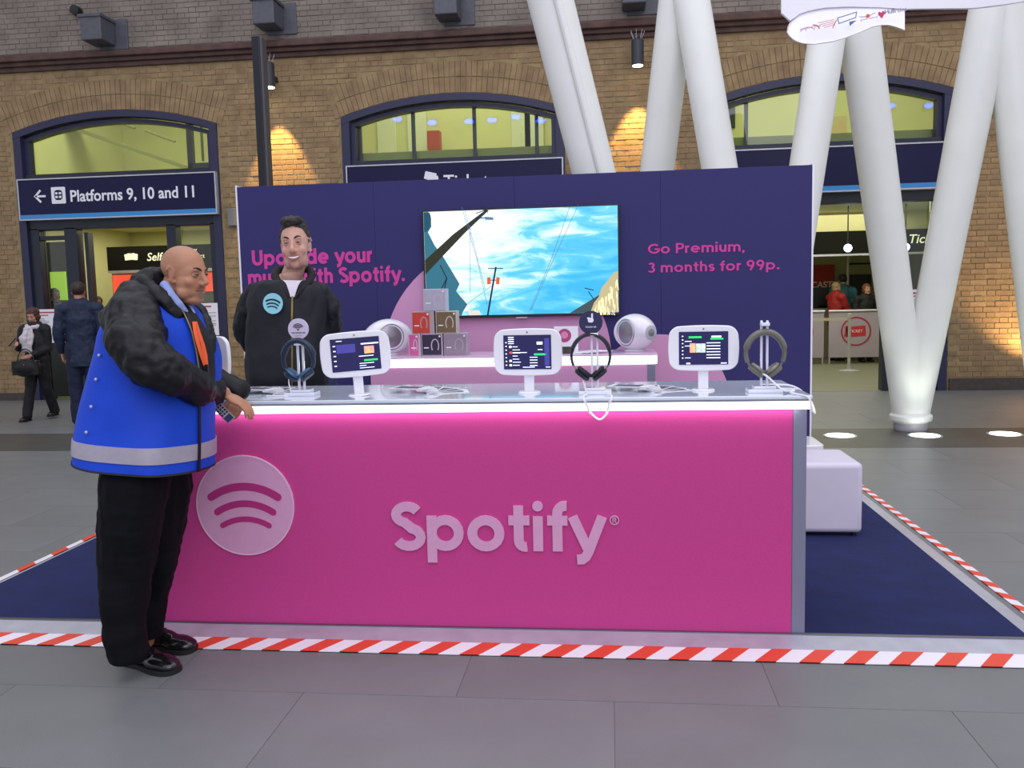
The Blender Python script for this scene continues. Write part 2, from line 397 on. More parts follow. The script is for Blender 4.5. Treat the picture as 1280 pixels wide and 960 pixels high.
# arched windows: frames, panes, signs, doors
YF = YW+.14
def arch_frame(c, hw, t, y0, y1, zb):
    mb = MB(); N = 24
    for s_ in (-1, 1):
        xa, xb = c+min(s_*hw, s_*(hw-t)), c+max(s_*hw, s_*(hw-t)); zt_ = archz(hw, -(HW-hw))-.012; mb.prism([(xa, zb), (xb, zb), (xb, zt_), (xa, zt_)], y0+.004, y1-.004)
    d0 = -(HW-hw)
    for i in range(N):
        a, b = -hw+2*hw*i/N, -hw+2*hw*(i+1)/N
        mb.prism([(c+a, archz(a, d0-t*.8)), (c+b, archz(b, d0-t*.8)), (c+b, archz(b, d0)), (c+a, archz(a, d0))], y0, y1)
    return mb
SIGNZ = ((2.81, 3.40), (2.81, 3.40), (2.81, 3.40))
for n, c in enumerate(WIN):
    fr = struct(arch_frame(c, HW-.003, .12, YW-.03, YW+.16, 0).build('window_%d' % (n+1), M_frame, None, 30))
    arch_frame(c, HW-.12, .07, YW+.05, YW+.2, 0).build('inner_frame', M_frame, fr, 30)
    g = MB(); z0 = SIGNZ[n][1]
    pts = [(c-HW+.15, z0-.05), (c+HW-.15, z0-.05)]+[(c+x, archz(x, -.1)) for x in np.linspace(HW-.15, -HW+.15, 16)]
    g.prism(pts, YF, YF+.012); g.build('pane', M_pane, fr, 0)
    MB().b2((c-HW+.1, YW+.02, z0-.02), (c+HW-.1, YW+.2, z0+.10)).build('transom', M_framed, fr, 0, bev=.008)
    MB().b2((c-HW+.1, YW+.02, SIGNZ[n][0]-.16), (c+HW-.1, YW+.22, SIGNZ[n][0]+.02)).build('transom', M_framed, fr, 0, bev=.008)
# mullions in the upper lights of windows 2 and 3 stand on a low rail inside the room
for c, l in ((WIN[1], (-1.44, -.62, .3, 1.22)), (WIN[2], (-1.08, .83,))):
    for x in l:
        fr = bpy.data.objects['window_%d' % (WIN.index(c)+1)]
        MB().b2((c+x-.025, YF+.1, 3.5), (c+x+.025, YF+.16, archz(x)-.12)).build('mullion', M_framed, fr, 0)
    MB().b2((c-HW+.1, YF+.2, 3.42), (c+HW-.1, YF+.3, 3.66)).build('inner_rail', mat('rail_green', 'a3a552', .6), fr, 0)
# signs
def sign(n, label, blank=False):
    c = WIN[n]; z0, z1 = SIGNZ[n]; x0, x1 = c-HW+.09, c+HW-.04
    y = YW-.1; t = thing('station_sign', label, 'sign', (c, y, z0))
    O = (c, y, z0)
    MB().b2((x0, y+.0, z0), (x1, y+.1, z1)).build('sign_panel', M_signblue, t, 0, off=O)
    b = MB(); e = .018
    for a_, b_ in (((x0-e, y-.012, z1), (x1+e, y+.1, z1+e)), ((x0-e, y-.012, z0-e), (x1+e, y+.1, z0)), ((x0-e, y-.012, z0), (x0, y+.1, z1)), ((x1, y-.012, z0), (x1+e, y+.1, z1))): b.b2(a_, b_)
    b.build('sign_border', M_alu, t, 0, off=O)
    MB().b2((x0, y-.004, z0), (x1, y+.001, z0+.065)).build('blue_stripe', M_cyan, t, 0, off=O)
    return t, O, x0, x1, y, z0, z1
t, O, x0, x1, y, z0, z1 = sign(0, 'dark blue station sign reading Platforms 9, 10 and 11 over the left doorway')
text('Platforms 9, 10 and 11', .24, 'lettering', M_txtw, t, FACE(x0+.83, y-.005, z0+.245), bold=.02, width=1.98, off=O)
ar = MB(); Ma = FACE(x0+.27, y-.005, z0+.25)
ribbon(ar, [(.0, .09), (.17, .09)], .03, .004, Ma); ribbon(ar, [(.09, .18), (0, .09), (.09, 0)], .032, .004, Ma)
ar.build('arrow', M_txtw, t, 0, off=O)
MB().prismM(rrect(.23, .25, .015), .003, FACE(x0+.65, y-.005, z0+.345)).build('train_symbol', M_txtw, t, 0, off=O)
ic = MB(); Mi = FACE(x0+.65, y-.0085, z0+.35)
ic.prismM(rrect(.13, .15, .045), .002, Mi); ic.build('train_front', M_signblue, t, 0, off=O)
ic = MB(); Mi = FACE(x0+.65, y-.011, z0+.35)
for q in ((-.03, .025), (.03, .025), (-.03, -.03), (.03, -.03)): ic.prismM([(q[0]+a*.02, q[1]+b*.016) for a, b in ((-1, -1), (1, -1), (1, 1), (-1, 1))], .002, Mi)
ic.build('train_window', M_txtw, t, 0, off=O)
t, O, x0, x1, y, z0, z1 = sign(1, 'dark blue station sign reading Tickets, half hidden behind the navy backdrop')
text('Tickets', .26, 'lettering', M_txtw, t, FACE(x0+1.43, y-.005, z0+.24), bold=.012, off=O)
ic = MB(); Mi = FACE(x0+1.25, y-.005, z0+.38) @ Matrix.Rotation(R(-14), 4, 'Z')
ic.prismM(rrect(.17, .11, .01), .003, Mi@T(-.02, .03, 0)); ic.prismM(rrect(.17, .11, .01), .004, Mi@Matrix.Rotation(R(20), 4, 'Z')@T(.02, -.03, .001)); ic.build('ticket_symbol', M_txtw, t, 0, off=O)
sign(2, 'dark blue blank station sign above the right ticket office, behind the white columns')
# door framing below the signs
def frame_bits(n, xs_, panes, ztop=2.68):
    fr = bpy.data.objects['window_%d' % (n+1)]; c = WIN[n]
    for x, wd in xs_: MB().b2((c+x-wd/2, YW+.02, 0), (c+x+wd/2, YW+.2, ztop)).build('post', M_framed, fr, 0, bev=.008)
    for a, b, z0, z1 in panes: MB().b2((c+a, YF+.0, z0), (c+b, YF+.012, z1)).build('pane', M_pane, fr, 0)
frame_bits(0, ((-1.44, .16), (-.84, .2), (.80, .15), (1.47, .1)), ((-1.36, -.94, .9, 2.65), (.87, 1.43, .9, 2.65)))
fr = bpy.data.objects['window_1']
MB().b2((WIN[0]-1.36, YW+.06, .05), (WIN[0]-.94, YW+.12, 1.0)).build('kick_panel', mat('dark_glass', '12180f', .2), fr, 0)
MB().b2((WIN[0]+.87, YW+.06, .05), (WIN[0]+1.43, YW+.12, 1.0)).build('kick_panel', MATS['dark_glass'], fr, 0)
MB().b2((WIN[0]-1.36, YW+.04, 2.5), (WIN[0]-.94, YW+.16, 2.56)).build('door_head', M_framed, fr, 0)
MB().b2((WIN[0]-.66, YW+.1, .0), (WIN[0]-.6, YW+.24, 2.6)).build('door_leaf_edge', M_framed, fr, 0)
frame_bits(1, ((-1.34, .24), (1.40, .16)), ())
frame_bits(2, ((-1.40, .2), (.83, .1), (1.5, .16), ), ((.88, 1.42, .05, 2.65),))
# posters on the glass
def poster(label, x0, x1, z0, z1, y, seed):
    O = ((x0+x1)/2, y, z0); t = thing('notice_poster', label, 'poster', O)
    MB().b2((x0, y, z0), (x1, y+.012, z1)).build('sheet', M_txtw, t, 0, off=O)
    rn = random.Random(seed); g = MB(); rd = MB(); cw = (x1-x0)/2
    rd.b2((x0+.04, y-.003, z1-.06), (x1-.1, y, z1-.04)); rd.b2((x0+.04, y-.003, z1-.1), (x0+cw*.8, y, z1-.085)); rd.b2((x0+cw+.04, y-.003, z0+.08), (x0+cw+.2, y, z0+.11))
    for k in range(2):
        z = z1-.15
        while z > z0+.06:
            g.b2((x0+.04+k*cw, y-.003, z), (x0+.04+k*cw+rn.uniform(.4, .8)*cw, y, z+.008)); z -= rn.choice((.022, .022, .05))
    rd.build('red_heading', mat('print_red', 'b8404a', .6), t, 0, off=O); g.build('print_lines', mat('print_grey', '8a8694', .6), t, 0, off=O)
p = onY(40, 387, YW-.02); q = onY(89, 428, YW-.02); poster('white timetable notice on the glass beside the walking woman', p.x, q.x+.05, q.z, p.z, YW-.02, 1)
p = onY(256, 379, YW-.02); q = onY(274, 419, YW-.02); poster('white timetable notice on the glass just right of the guard\'s face', p.x-.45, q.x, q.z, p.z, YW-.02, 2)
p = onY(1135, 362, YW-.02); q = onY(1153, 402, YW-.02); poster('white notice on the glass between the legs of the V column', p.x, q.x+.05, q.z, p.z, YW-.02, 3)
# ------------------------------------------------------------------ rooms behind the wall
M_ylw = (1.0, .97, .50)
def room(n, x0, x1, y1, cm, zc=2.95):
    r_ = struct(MB().b2((x0, y1, 0), (x1, y1+.1, 6)).build('wall_room_%d' % n, cm, None, 0))
    MB().b2((x0-.1, YW+.42, 0), (x0, y1, 6)).build('side_wall', cm, r_, 0); MB().b2((x1, YW+.42, 0), (x1+.1, y1, 6)).build('side_wall', cm, r_, 0)
    MB().b2((x0, YW+.7, zc), (x1, y1, zc+.3)).build('mezzanine', M_cream, r_, 0)
    MB().b2((x0, YW+.42, 5.9), (x1, y1, 6)).build('room_ceiling', M_cream, r_, 0)
    return r_
r1_ = room(1, -9.8, -5.2, 17.2, M_cream); r2_ = room(2, -4.9, .4, 17.2, M_cream); r3_ = room(3, .9, 6.8, 21, mat('room_grey_green', 'b4b58f', .8))
MB().b2((.9, 16.5, 3.2), (6.8, 16.6, 6)).build('upper_partition', M_cream, r3_, 0)
MB().b2((-4.9, 15.5, 3.2), (.4, 15.6, 6)).build('upper_partition', M_cream, r2_, 0)
for nm, x, y, px, wx, wy in (('ticket_room', -7.5, 15, 60, 3.5, 3), ('middle_room', -2.3, 15, 50, 3.5, 3), ('ticket_hall', 3.6, 15.6, 100, 4, 5)):
    area(nm+'_lower_light', (x, y, 2.9), (0, 0, 0), wx, px, (1, .95, .7), wy)
for nm, x, y, px, wx in (('ticket_room', -7.5, 14.4, 52, 3.5), ('middle_room', -2.3, 14.2, 42, 3.5), ('ticket_hall', 3.6, 14.6, 50, 4)):
    area(nm+'_upper_light', (x, y, 5.85), (0, 0, 0), wx, px, (.97, 1, .62), 1.6)
# stair soffit seen through left upper light
sb = MB(); Y = 15.2
a, b = onY(60, 152, Y), onY(232, 212, Y)
sb.add([a, b, b+Vector((0, 0, .07)), a+Vector((0, 0, .07)), a+Vector((0, .5, 0)), b+Vector((0, .5, 0)), b+Vector((0, .5, .07)), a+Vector((0, .5, .07))], [(0, 1, 2, 3), (4, 7, 6, 5), (0, 4, 5, 1), (3, 2, 6, 7), (0, 3, 7, 4), (1, 5, 6, 2)])
sb.build('stair_soffit_edge', mat('soffit_olive', '8f9060', .8), r1_, 0)  # plain olive tone, shared by soffit edge, handrails and dado rail
for p_, q_ in (((146, 152), (169, 160)), ((182, 163), (219, 177))):
    a, b = onY(*p_, Y+.6), onY(*q_, Y+.6); sb = MB(); sb.tube([a, b], .025, 6); sb.build('handrail', MATS['soffit_olive'], r1_, 0)
a = onY(232, 158, Y-.8); b = onY(262, 212, Y-.8)
MB().b2((a.x, Y-.8, b.z), (a.x+.09, Y-.7, a.z+.5)).build('landing_post', M_framed, r1_, 0)
for k in (.25, .42): MB().b2((a.x+k, Y-.8, b.z+.15), (a.x+k+.03, Y-.76, a.z+.5)).build('landing_post', mat('landing_green', '5b6a3c', .5), r1_, 0)
MB().b2((a.x, Y-.8, b.z), (a.x+.8, Y-.6, b.z+.12)).build('landing_edge', M_framed, r1_, 0)
# upper middle room: red cabinet, tall doors
a = onY(544, 184, 15.3); tag(MB().box((a.x, 15.25, a.z+.1), (.22, .2, .32)).build('wall_cabinet', mat('cabinet_red', 'b8432a', .5), None, 0, bev=.01), 'small red cabinet seen through the upper glass over the backdrop', 'cabinet')
for px in (484, 522, 652, 668): 
    a = onY(px, 185, 15.48); MB().b2((a.x-.17, 15.46, 3.25), (a.x+.17, 15.5, 4.75)).build('door_panel', mat('door_white', 'dfe0cf', .5), r2_, 0, bev=.01)
a = onY(1043, 160, 16.4); tag(MB().box((a.x, 16.48, a.z), (.45, .02, .42)).build('wall_picture', mat('picture_peach', 'd9a98a', .6, c2='c8c090', vscale=9), None, 0), 'small peach coloured picture seen through the upper right window', 'picture')
a = onY(909, 140, 16.4); MB().box((a.x, 16.48, a.z), (.3, .02, .55)).build('vent_panel', M_framed, r3_, 0)
# left room: self service header, machines
O = (-7.0, 15.0, 0)
a, b = onY(133, 309, 15), onY(262, 335, 15)
t = thing('service_header', 'black header board reading Self-service with ticket symbol above the ticket machines', 'sign', (a.x, 15, b.z)); O = (a.x, 15, b.z)
MB().b2((a.x, 15, b.z), (b.x+.7, 15.12, a.z)).build('header_board', mat('board_black', '12120c', .8, spec=.2), t, 0, off=O)
MB().b2((a.x, 14.99, b.z-.04), (b.x+.7, 15.12, b.z)).build('board_edge', M_alu, t, 0, off=O)
c_ = onY(183, 326, 14.98); text('Self-service', .2, 'lettering', mat('letter_cream', 'e8e6c8', .5, emit=.4), t, FACE(c_.x, 14.99, c_.z), bold=.01, shear=.2, off=O)
c_ = onY(236, 322, 14.98); text('buy\ncollect', .11, 'small_lettering', MATS['letter_cream'], t, FACE(c_.x, 14.985, c_.z+.1), off=O)
for dx, rz_ in ((0, 6), (.05, -5)):
    c_ = onY(162, 321, 14.98); MB().prismM(rrect(.2, .11, .01), .004, FACE(c_.x+dx, 14.99-dx*.08, c_.z)@Matrix.Rotation(R(rz_), 4, 'Z')).build('ticket_symbol', MATS['letter_cream'], t, 0, off=O)
for k in range(4):
    x = onY(141, 360, 15.3).x+k*.72
    O = (x+.33, 15.5, 0); t = thing('ticket_machine', 'grey ticket machine with glowing red top under the header board, %s from the left' % ('first', 'second', 'third', 'fourth')[k], 'machine', O, group='ticket machines in the left room')
    MB().b2((x, 15.3, 0), (x+.66, 15.9, 1.62)).build('cabinet', mat('machine_grey', '6d6a5c', .5), t, 0, bev=.02, off=O)
    MB().b2((x+.02, 15.28, 1.68), (x+.66, 15.32, 2.02)).build('red_light_panel', mat('panel_red', 'ff5a3c', .4, emit=.5), t, 0, off=O)
    if k == 0: MB().b2((x+.04, 15.27, 1.35), (x+.56, 15.3, 1.6)).build('screen', mat('screen_yellow', 'f2c33c', .3, emit=.7), t, 0, off=O)
    MB().b2((x, 15.3, 1.62), (x+.66, 15.9, 2.05)).build('head', MATS['machine_grey'], t, 0, off=O)
c_ = onY(62, 340, 14.2); p_ = onY(83, 375, 14.2)
t = MB().b2((c_.x, 14.2, p_.z), (p_.x, 14.25, c_.z)).build('green_panel', mat('panel_green', 'a6d13c', .5, emit=.35), None, 0); tag(t, 'lime green lit notice panel behind the left sidelight', 'panel')
MB().b2((c_.x-.1, 14.26, 0), (c_.x+.5, 14.3, p_.z+1.0)).build('panel_backing', M_framed, t, 0)
struct(bpy.data.objects['wall_room_1'])
for z in (1.87, 1.96): MB().b2((-8.3, 17.12, z), (-6.9, 17.2, z+.03)).build('dado_rail', MATS['soffit_olive'], r1_, 0)
# right ticket hall
YD = 17.6
a, b = onY(1000, 398, YD), onY(1140, 448, YD)
for k in range(3):
    x0 = onY(1036, 420, YD).x+(k-1)*1.09; c_ = x0+.51
    O = (c_, YD, 0); t = thing('queue_barrier', ['lilac queue panel mostly hidden behind the backdrop edge', 'lilac queue panel with round red ticket emblem beside the V column', 'lilac queue panel behind the V column'][k], 'barrier', O)
    MB().b2((x0, YD, .12), (x0+1.0, YD+.04, 1.0)).build('fabric_panel', mat('panel_lilac', 'a89db0', .7, var=.06, vscale=2), t, 0, bev=.01, off=O)
    ring = MB(); Mr = FACE(c_, YD-.002, .63); ribbon(ring, arc(0, 0, .27, 0, 360, 32), .03, .003, Mr); ring.build('emblem_ring', mat('emblem_red', 'a3313f', .6), t, 0, off=O)
    tk = MB(); tk.prismM(rrect(.36, .2, .01), .003, Mr@Matrix.Rotation(R(4), 4, 'Z')); tk.prismM(rrect(.1, .22, .01), .003, Mr@T(-.16, .0, 0)@Matrix.Rotation(R(-8), 4, 'Z')); tk.build('emblem_ticket', mat('ticket_red', 'c02f3f', .6), t, 0, off=O)
    text('TICKET', .075, 'lettering', M_txtw, t, FACE(c_, YD-.007, .61), align='CENTER', off=O)
    MB().tube([(x0-.01, YD, 1.03), (x0+1.01, YD, 1.03)], .025, 8).build('top_rail', M_alu, t, 30, off=O)
    for xx in (x0+.02, x0+.98): MB().tube([(xx, YD+.02, 0), (xx, YD+.02, 1.03)], .015, 8).build('upright', M_alu, t, 30, off=O)
p_ = onZ(1061, 464, 0); O = (p_.x, p_.y, 0)
t = thing('barrier_post', 'chrome queue barrier post with square base in the ticket hall', 'post', O)
MB().tube([O, (O[0], O[1], .95)], .028, 10).build('pole', M_alu, t, off=O); MB().lathe([(.0, 0), (.17, 0), (.17, .015), (.03, .04), (.0, .04)], T(*O), 24).build('base', M_alu, t, off=O)
MB().lathe([(.0, .95), (.04, .95), (.04, 1.02), (.0, 1.03)], T(*O), 16).build('cap', M_alu, t, off=O)
MB().b2((O[0]-2.2, O[1]-.01, .90), (O[0]-.03, O[1]+.01, .95)).build('belt', mat('belt_grey', 'b9b7a6', .5), t, 0, off=O)
a, b = onY(995, 332, 20.9), onY(1043, 382, 20.9)
O = ((a.x+b.x)/2, 20.9, b.z); t = thing('wall_poster', 'red poster with white capitals on the ticket hall wall', 'poster', O)
MB().b2((a.x, 20.9, b.z-.5), (b.x, 20.95, a.z)).build('sheet', mat('poster_red', 'b5321f', .6), t, 0, off=O)
text('FULL\nNEWCASTLE\nIN AREAS', .2, 'lettering', M_txtw, t, FACE(b.x-1.0, 20.89, a.z-.32), bold=.015, off=O)
a = onY(1010, 295, 17.8); b = onY(1200, 312, 17.8)
O = (a.x, 17.8, b.z); t = thing('ticket_office_header', 'black header board reading Tickets above the ticket office counters', 'sign', O)
MB().b2((.9, 17.95, b.z+.3), (6.8, 18.05, 2.97)).build('bulkhead', M_cream, r3_, 0); MB().b2((a.x, 17.8, b.z-.02), (b.x, 17.9, b.z+.42)).build('header_board', MATS['board_black'], t, 0, off=O); MB().b2((a.x, 17.78, b.z-.06), (b.x, 17.9, b.z-.02)).build('board_edge', M_alu, t, 0, off=O)
a = onY(1135, 304, 17.78); text('Tickets', .24, 'lettering', MATS['letter_cream'], t, FACE(a.x, 17.79, a.z), bold=.01, shear=.2, off=O)
for px, py in ((1060, 310), (1132, 309)):
    a = onY(px, py, 16.6); O = tuple(a); t = thing('ceiling_spotlight', 'bright blue white spot lamp hanging in the ticket hall, %s' % ('left of the V column' if px < 1100 else 'between the V column legs'), 'lamp', O)
    MB().ell(O, .07).build('bulb', mat('lamp_blue', 'a9c4ff', .4, emit=9), t, off=O)
    MB().tube([(O[0], O[1]+.02, O[2]+.05), (O[0], O[1]+.02, 2.95)], .012, 6).build('stem', M_black, t, off=O)
a = onY(1060, 330, 20.0); b = onY(1060, 398, 20.0); t = tag(MB().tube([(a.x, 20.0, 0), (a.x, 20.0, a.z+.35)], .03, 8).build('steel_pole', M_alu, None), 'thin steel pole with an arm standing at the ticket office', 'pole')
MB().tube([(a.x, 20.0, a.z), (a.x+.55, 20.0, a.z)], .02, 8).build('arm', M_black, t)
O = (3.0, 19.5, 0); t = thing('office_desk', 'dark ticket office desk behind the queue panels', 'desk', O)
MB().b2((.95, 19.25, 1.0), (5.0, 19.8, 1.05)).build('desk_top', M_alu, t, 0, off=O); MB().b2((.95, 19.3, 0), (5.0, 19.75, 1.0)).build('desk_front', mat('desk_front_grey', '8c8a72', .6), t, 0, off=O)
a = onY(1018, 398, 19.4); O = (a.x, 19.4, 1.05); t = thing('monitor', 'black monitor on the ticket office desk next to the red coat', 'monitor', O)
MB().b2((a.x-.3, 19.4, 1.12), (a.x+.35, 19.45, 1.5)).build('panel', M_black, t, 0, bev=.01, off=O); MB().b2((a.x-.08, 19.38, 1.05), (a.x+.08, 19.5, 1.13)).build('stand', M_black, t, 0, off=O)
a = onY(1083, 380, 20.85); tag(MB().box((a.x-.25, 20.9, a.z+.3), (.7, .08, .75)).build('wall_screen', M_black, None, 0, bev=.01), 'black wall screen behind the woman in the dark coat', 'screen')
# ------------------------------------------------------------------ fittings on the wall
M_zinc = mat('zinc_grey', '55575f', .5, metal=.1, var=.15, vscale=12)
def housing(px, py, label, big=1):
    a = onY(px, py, YW-.25); O = (a.x, YW-.06, a.z); t = thing('lamp_housing', label, 'lamp', O)
    MB().b2((a.x-.17, YW-.48, a.z-.17), (a.x+.15, YW-.1, a.z+.17)).build('box', M_zinc, t, 0, bev=.015, off=O)
    MB().b2((a.x-.10, YW-.1, a.z-.22), (a.x+.34, YW-.07, a.z+.22)).build('back_plate', M_zinc, t, 0, bev=.006, off=O)
    MB().b2((a.x-.19, YW-.5, a.z+.15), (a.x+.17, YW-.1, a.z+.19)).build('lid', M_zinc, t, 0, off=O)
housing(125, 40, 'grey metal lamp box on the upper wall above the platforms sign')
housing(337, 20, 'grey metal lamp box on the upper wall above the black post')
housing(561, 8, 'grey metal lamp box at the top edge above the middle window')
housing(793, -6, 'grey metal lamp box at the top edge above the round wall lamp')
a = onY(98, 15, YW-.1); tag(MB().lathe([(0, 0), (.06, 0), (.075, .05), (.07, .14), (0, .15)], T(a.x, YW-.075, a.z)@Matrix.Rotation(R(90), 4, 'X'), 20).build('wall_camera', M_black, None), 'small round black wall fitting left of the first lamp box', 'camera')
a = onY(339, 0, YW-.1); tag(MB().lathe([(0, 0), (.06, 0), (.075, .05), (.07, .14), (0, .15)], T(a.x, YW-.075, a.z)@Matrix.Rotation(R(90), 4, 'X'), 20).build('wall_camera', M_black, None), 'small round black wall fitting above the second lamp box', 'camera')
def downlight(px, py, label, power=260):
    a = onY(px, py, YW-.32); O = (a.x, YW, a.z); t = thing('wall_downlight', label, 'lamp', O); c = (a.x, YW-.32)
    MB().lathe([(0, -.17), (.085, -.17), (.085, .16), (.06, .18), (0, .18)], T(c[0], c[1], a.z), 24).build('body', mat('lamp_graphite', '34343c', .4), t, off=O)
    MB().lathe([(0, -.178), (.07, -.178), (.07, -.17), (0, -.17)], T(c[0], c[1], a.z), 24).build('lens', mat('lens_warm', 'fff2cf', .4, emit=9), t, off=O)
    MB().b2((c[0]-.02, c[1]+.07, a.z-.03), (c[0]+.02, YW+.01, a.z+.03)).build('bracket', M_black, t, 0, off=O)
    sp_ = MB()
    for k in range(7):
        an = k*.9; sp_.tube([(c[0]+.05*math.cos(an), c[1]+.05*math.sin(an), a.z+.17), (c[0]+.1*math.cos(an), c[1]+.1*math.sin(an), a.z+.29)], .003, 4)
    sp_.build('bird_spikes', M_alu, t, 0, off=O)
    s_ = spot('downlight_beam', (c[0], c[1]+.0, a.z-.2), (c[0], YW-.1, a.z-1.9), power, (1, .62, .2), 52, .35, .03); s_.parent = t; s_.matrix_parent_inverse = Matrix.Translation(-Vector(O))
downlight(797, 66, 'round black wall lamp lighting the bricks warmly between the white columns')
downlight(336, 94, 'small black wall lamp half hidden behind the tall black post', 230)
spot('brick_uplight', (5.75, 12.3, .1), (5.75, 12.75, 3.2), 150, (1, .65, .28), 95, .6, .05)
a = onY(292, 272, YW); tag(MB().box((a.x, YW-.05, a.z), (.12, .08, .26)).build('junction_box', mat('box_grey', '77787a', .5), None, 0, bev=.01), 'grey junction box on the bricks beside the backdrop', 'box')
# tall black post behind the backdrop
a = onY(322, 47, 7.6); b = onY(331, 230, 7.6); O = (a.x, 7.6, 0)
t = thing('tall_post', 'tall narrow black post with grey side strip rising behind the backdrop', 'post', O)
MB().b2((a.x-.038, 7.55, 0), (a.x+.03, 7.66, a.z)).build('column', mat('post_black', '131318', .35), t, 0, bev=.004, off=O); MB().b2((a.x+.03, 7.56, 0), (a.x+.052, 7.66, a.z-.01)).build('side_strip', mat('strip_grey', '5c5a5e', .4, metal=.5), t, 0, off=O)
MB().b2((a.x-.2, 7.4, 0), (a.x+.2, 7.8, .02)).build('base_plate', M_black, t, 0, off=O)
# ------------------------------------------------------------------ white tree columns
def vtube(mb, a, b, ra, rb, seg=32, up=0):
    a, b = Vector(a), Vector(b)
    if up: b = b+(b-a)*up
    mb.tube([a.lerp(b, k/6) for k in range(7)], [ra+(rb-ra)*k/6 for k in range(7)], seg)
def column(label, foot, legs, r0=.17, r1=.20):
    O = (foot.x, foot.y, 0); t = thing('tree_column', label, 'column', O)
    for (px, py, Y) in legs:
        mb = MB(); top = onY(px, py, Y); d = (top-Vector(O)).normalized()
        vtube(mb, Vector(O)+Vector((0, 0, .09)), top, r0, r1, up=.25); mb.build('leg', M_whitem, t, 40, off=O)
    MB().lathe([(0, 0), (.155, 0), (.165, .03), (.165, .09), (0, .09)], T(*O), 32).build('base_ring', mat('ring_grey', 'b7b3bb', .4), t, off=O)
    MB().lathe([(0, .10), (.2, .10), (.205, .12), (.205, .15), (.185, .17), (0, .17)], T(*O), 32).build('collar', M_whitem, t, off=O)
    return t
f1 = onZ(1138, 537, 0)
column('white V shaped steel column standing free at the right of the stand', f1, ((1077, 60, 9.0), (1235, 30, 9.0)), .165, .20)
f2 = onZ(957, 568, 0)
column('white V shaped steel column whose foot is hidden behind the backdrop right side', f2, ((866, 10, 8.7), (1030, 70, 8.8)), .15, .175)
f3 = onZ(785, 540, 0)
column('white steel column leaning right, its foot hidden behind the speaker, left of the pointed crotch', f3, ((845, 10, 8.9),), .16, .18)
f5 = onZ(1312, 540, 0)
column('white steel column entering at the right edge of the photograph', f5, ((1262, 75, 9.0), (1400, 60, 9.0)), .165, .19)
f4 = onZ(834, 597, 0)
column('broad white steel column with a seam, left of the warm wall lamp', f4, ((688, 0, 6.75),), .15, .175)
c4 = [o for o in bpy.data.objects if o.name.startswith('tree_column')][-1]
sm = MB(); O = (f4.x, f4.y, 0); top = onY(695, 0, 6.58); sm.tube([Vector(O)+Vector((.05, -.14, .1)), top+(top-Vector(O))*.2], .028, 10); sm.build('seam_fin', M_whitem, c4, off=O)
# floor uplights
for k, (px, py) in enumerate(((1050, 545), (1156, 545), (1256, 543))):
    a = onZ(px, py, 0); O = (a.x, a.y, 0); t = thing('floor_light', 'round glowing white floor light, %s' % ('nearest the white stool', 'in front of the V column foot', 'at the right edge')[k], 'lamp', O)
    MB().lathe([(0, .0), (.16, .0), (.16, .006), (0, .007)], T(*O), 32).build('rim', M_alu, t, off=O); MB().lathe([(0, .005), (.135, .005), (.135, .010), (0, .011)], T(*O), 32).build('lens', mat('lens_white', 'f4fff4', .4, emit=3), t, off=O)
    s_ = spot('floor_beam', (a.x, a.y, .05), (a.x+(f1.x-a.x)*.4, a.y+.5, 4), 9, (.92, 1, .82), 70, .8, .1)
# ------------------------------------------------------------------ hanging white ribbon canopy with train company emblems
YC = 6.6
O = tuple(onY(1130, -40, YC)); t = thing('ribbon_canopy', 'white curling ribbon board with small train company emblems at the top right', 'canopy', O)
def sheet(top, bot, ytop, ybot, name, th=.03, nn=24):
    v = []; f_ = []; m = 5
    for i in range(len(top)):
        for j in range(m):
            s_ = j/(m-1); px = top[i][0]*(1-s_)+bot[i][0]*s_; py = top[i][1]*(1-s_)+bot[i][1]*s_; v.append(onY(px, py, ytop*(1-s_)+ybot*s_))
    n = len(top)
    nv = len(v); v += [p+Vector((0, th, 0)) for p in v]
    for i in range(n-1):
        for j in range(m-1):
            q = (i*m+j, i*m+j+1, (i+1)*m+j+1, (i+1)*m+j); f_.append(q); f_.append(tuple(k+nv for k in reversed(q)))
    for i in range(n-1):
        f_.append((i*m, (i+1)*m, (i+1)*m+nv, i*m+nv)); f_.append(((i+1)*m+m-1, i*m+m-1, i*m+m-1+nv, (i+1)*m+m-1+nv))
    for j in range(m-1): f_.append((j+1, j, j+nv, j+1+nv)); f_.append(((n-1)*m+j, (n-1)*m+j+1, (n-1)*m+j+1+nv, (n-1)*m+j+nv))
    return MB().add(v, f_).build(name, M_white, t, 40, off=O)
def interp(pts, xs_): P = sorted(pts); return [(x, float(np.interp(x, [p[0] for p in P], [p[1] for p in P]))) for x in xs_]
bx = list(np.linspace(977, 1300, 30))
sheet([(x, -70) for x in bx], interp([(976, 14), (984, 30), (990, 24), (1000, 17), (1012, 13), (1030, 9.5), (1060, 8), (1100, 9), (1130, 11), (1218, 10), (1259, 5), (1300, -2)], bx), YC, YC, 'front_band')
tx_ = [984+147*(1-math.cos(math.pi*i/28))/2 for i in range(29)]
tp = interp([(984, 38), (986, 30), (990, 24), (1000, 17), (1012, 13), (1030, 9.5), (1060, 8), (1100, 9), (1131, 11)], tx_)
bt = interp([(984, 40), (987, 45), (993, 50), (1002, 54), (1018, 55), (1040, 52), (1060, 46), (1080, 38), (1090, 33.5), (1100, 31), (1112, 31), (1122, 34), (1131, 37.5)], tx_)
sheet(tp, bt, YC+.02, YC-.12, 'curled_tongue', .02)
def emb(px, py): 
    s_ = .6; return onY(px, py, YC-.085-.0)
def flatM(px, py, k=0): a = emb(px, py); return FACE(a.x, YC-.135-k, a.z)@Matrix.Rotation(R(8), 4, 'Z')
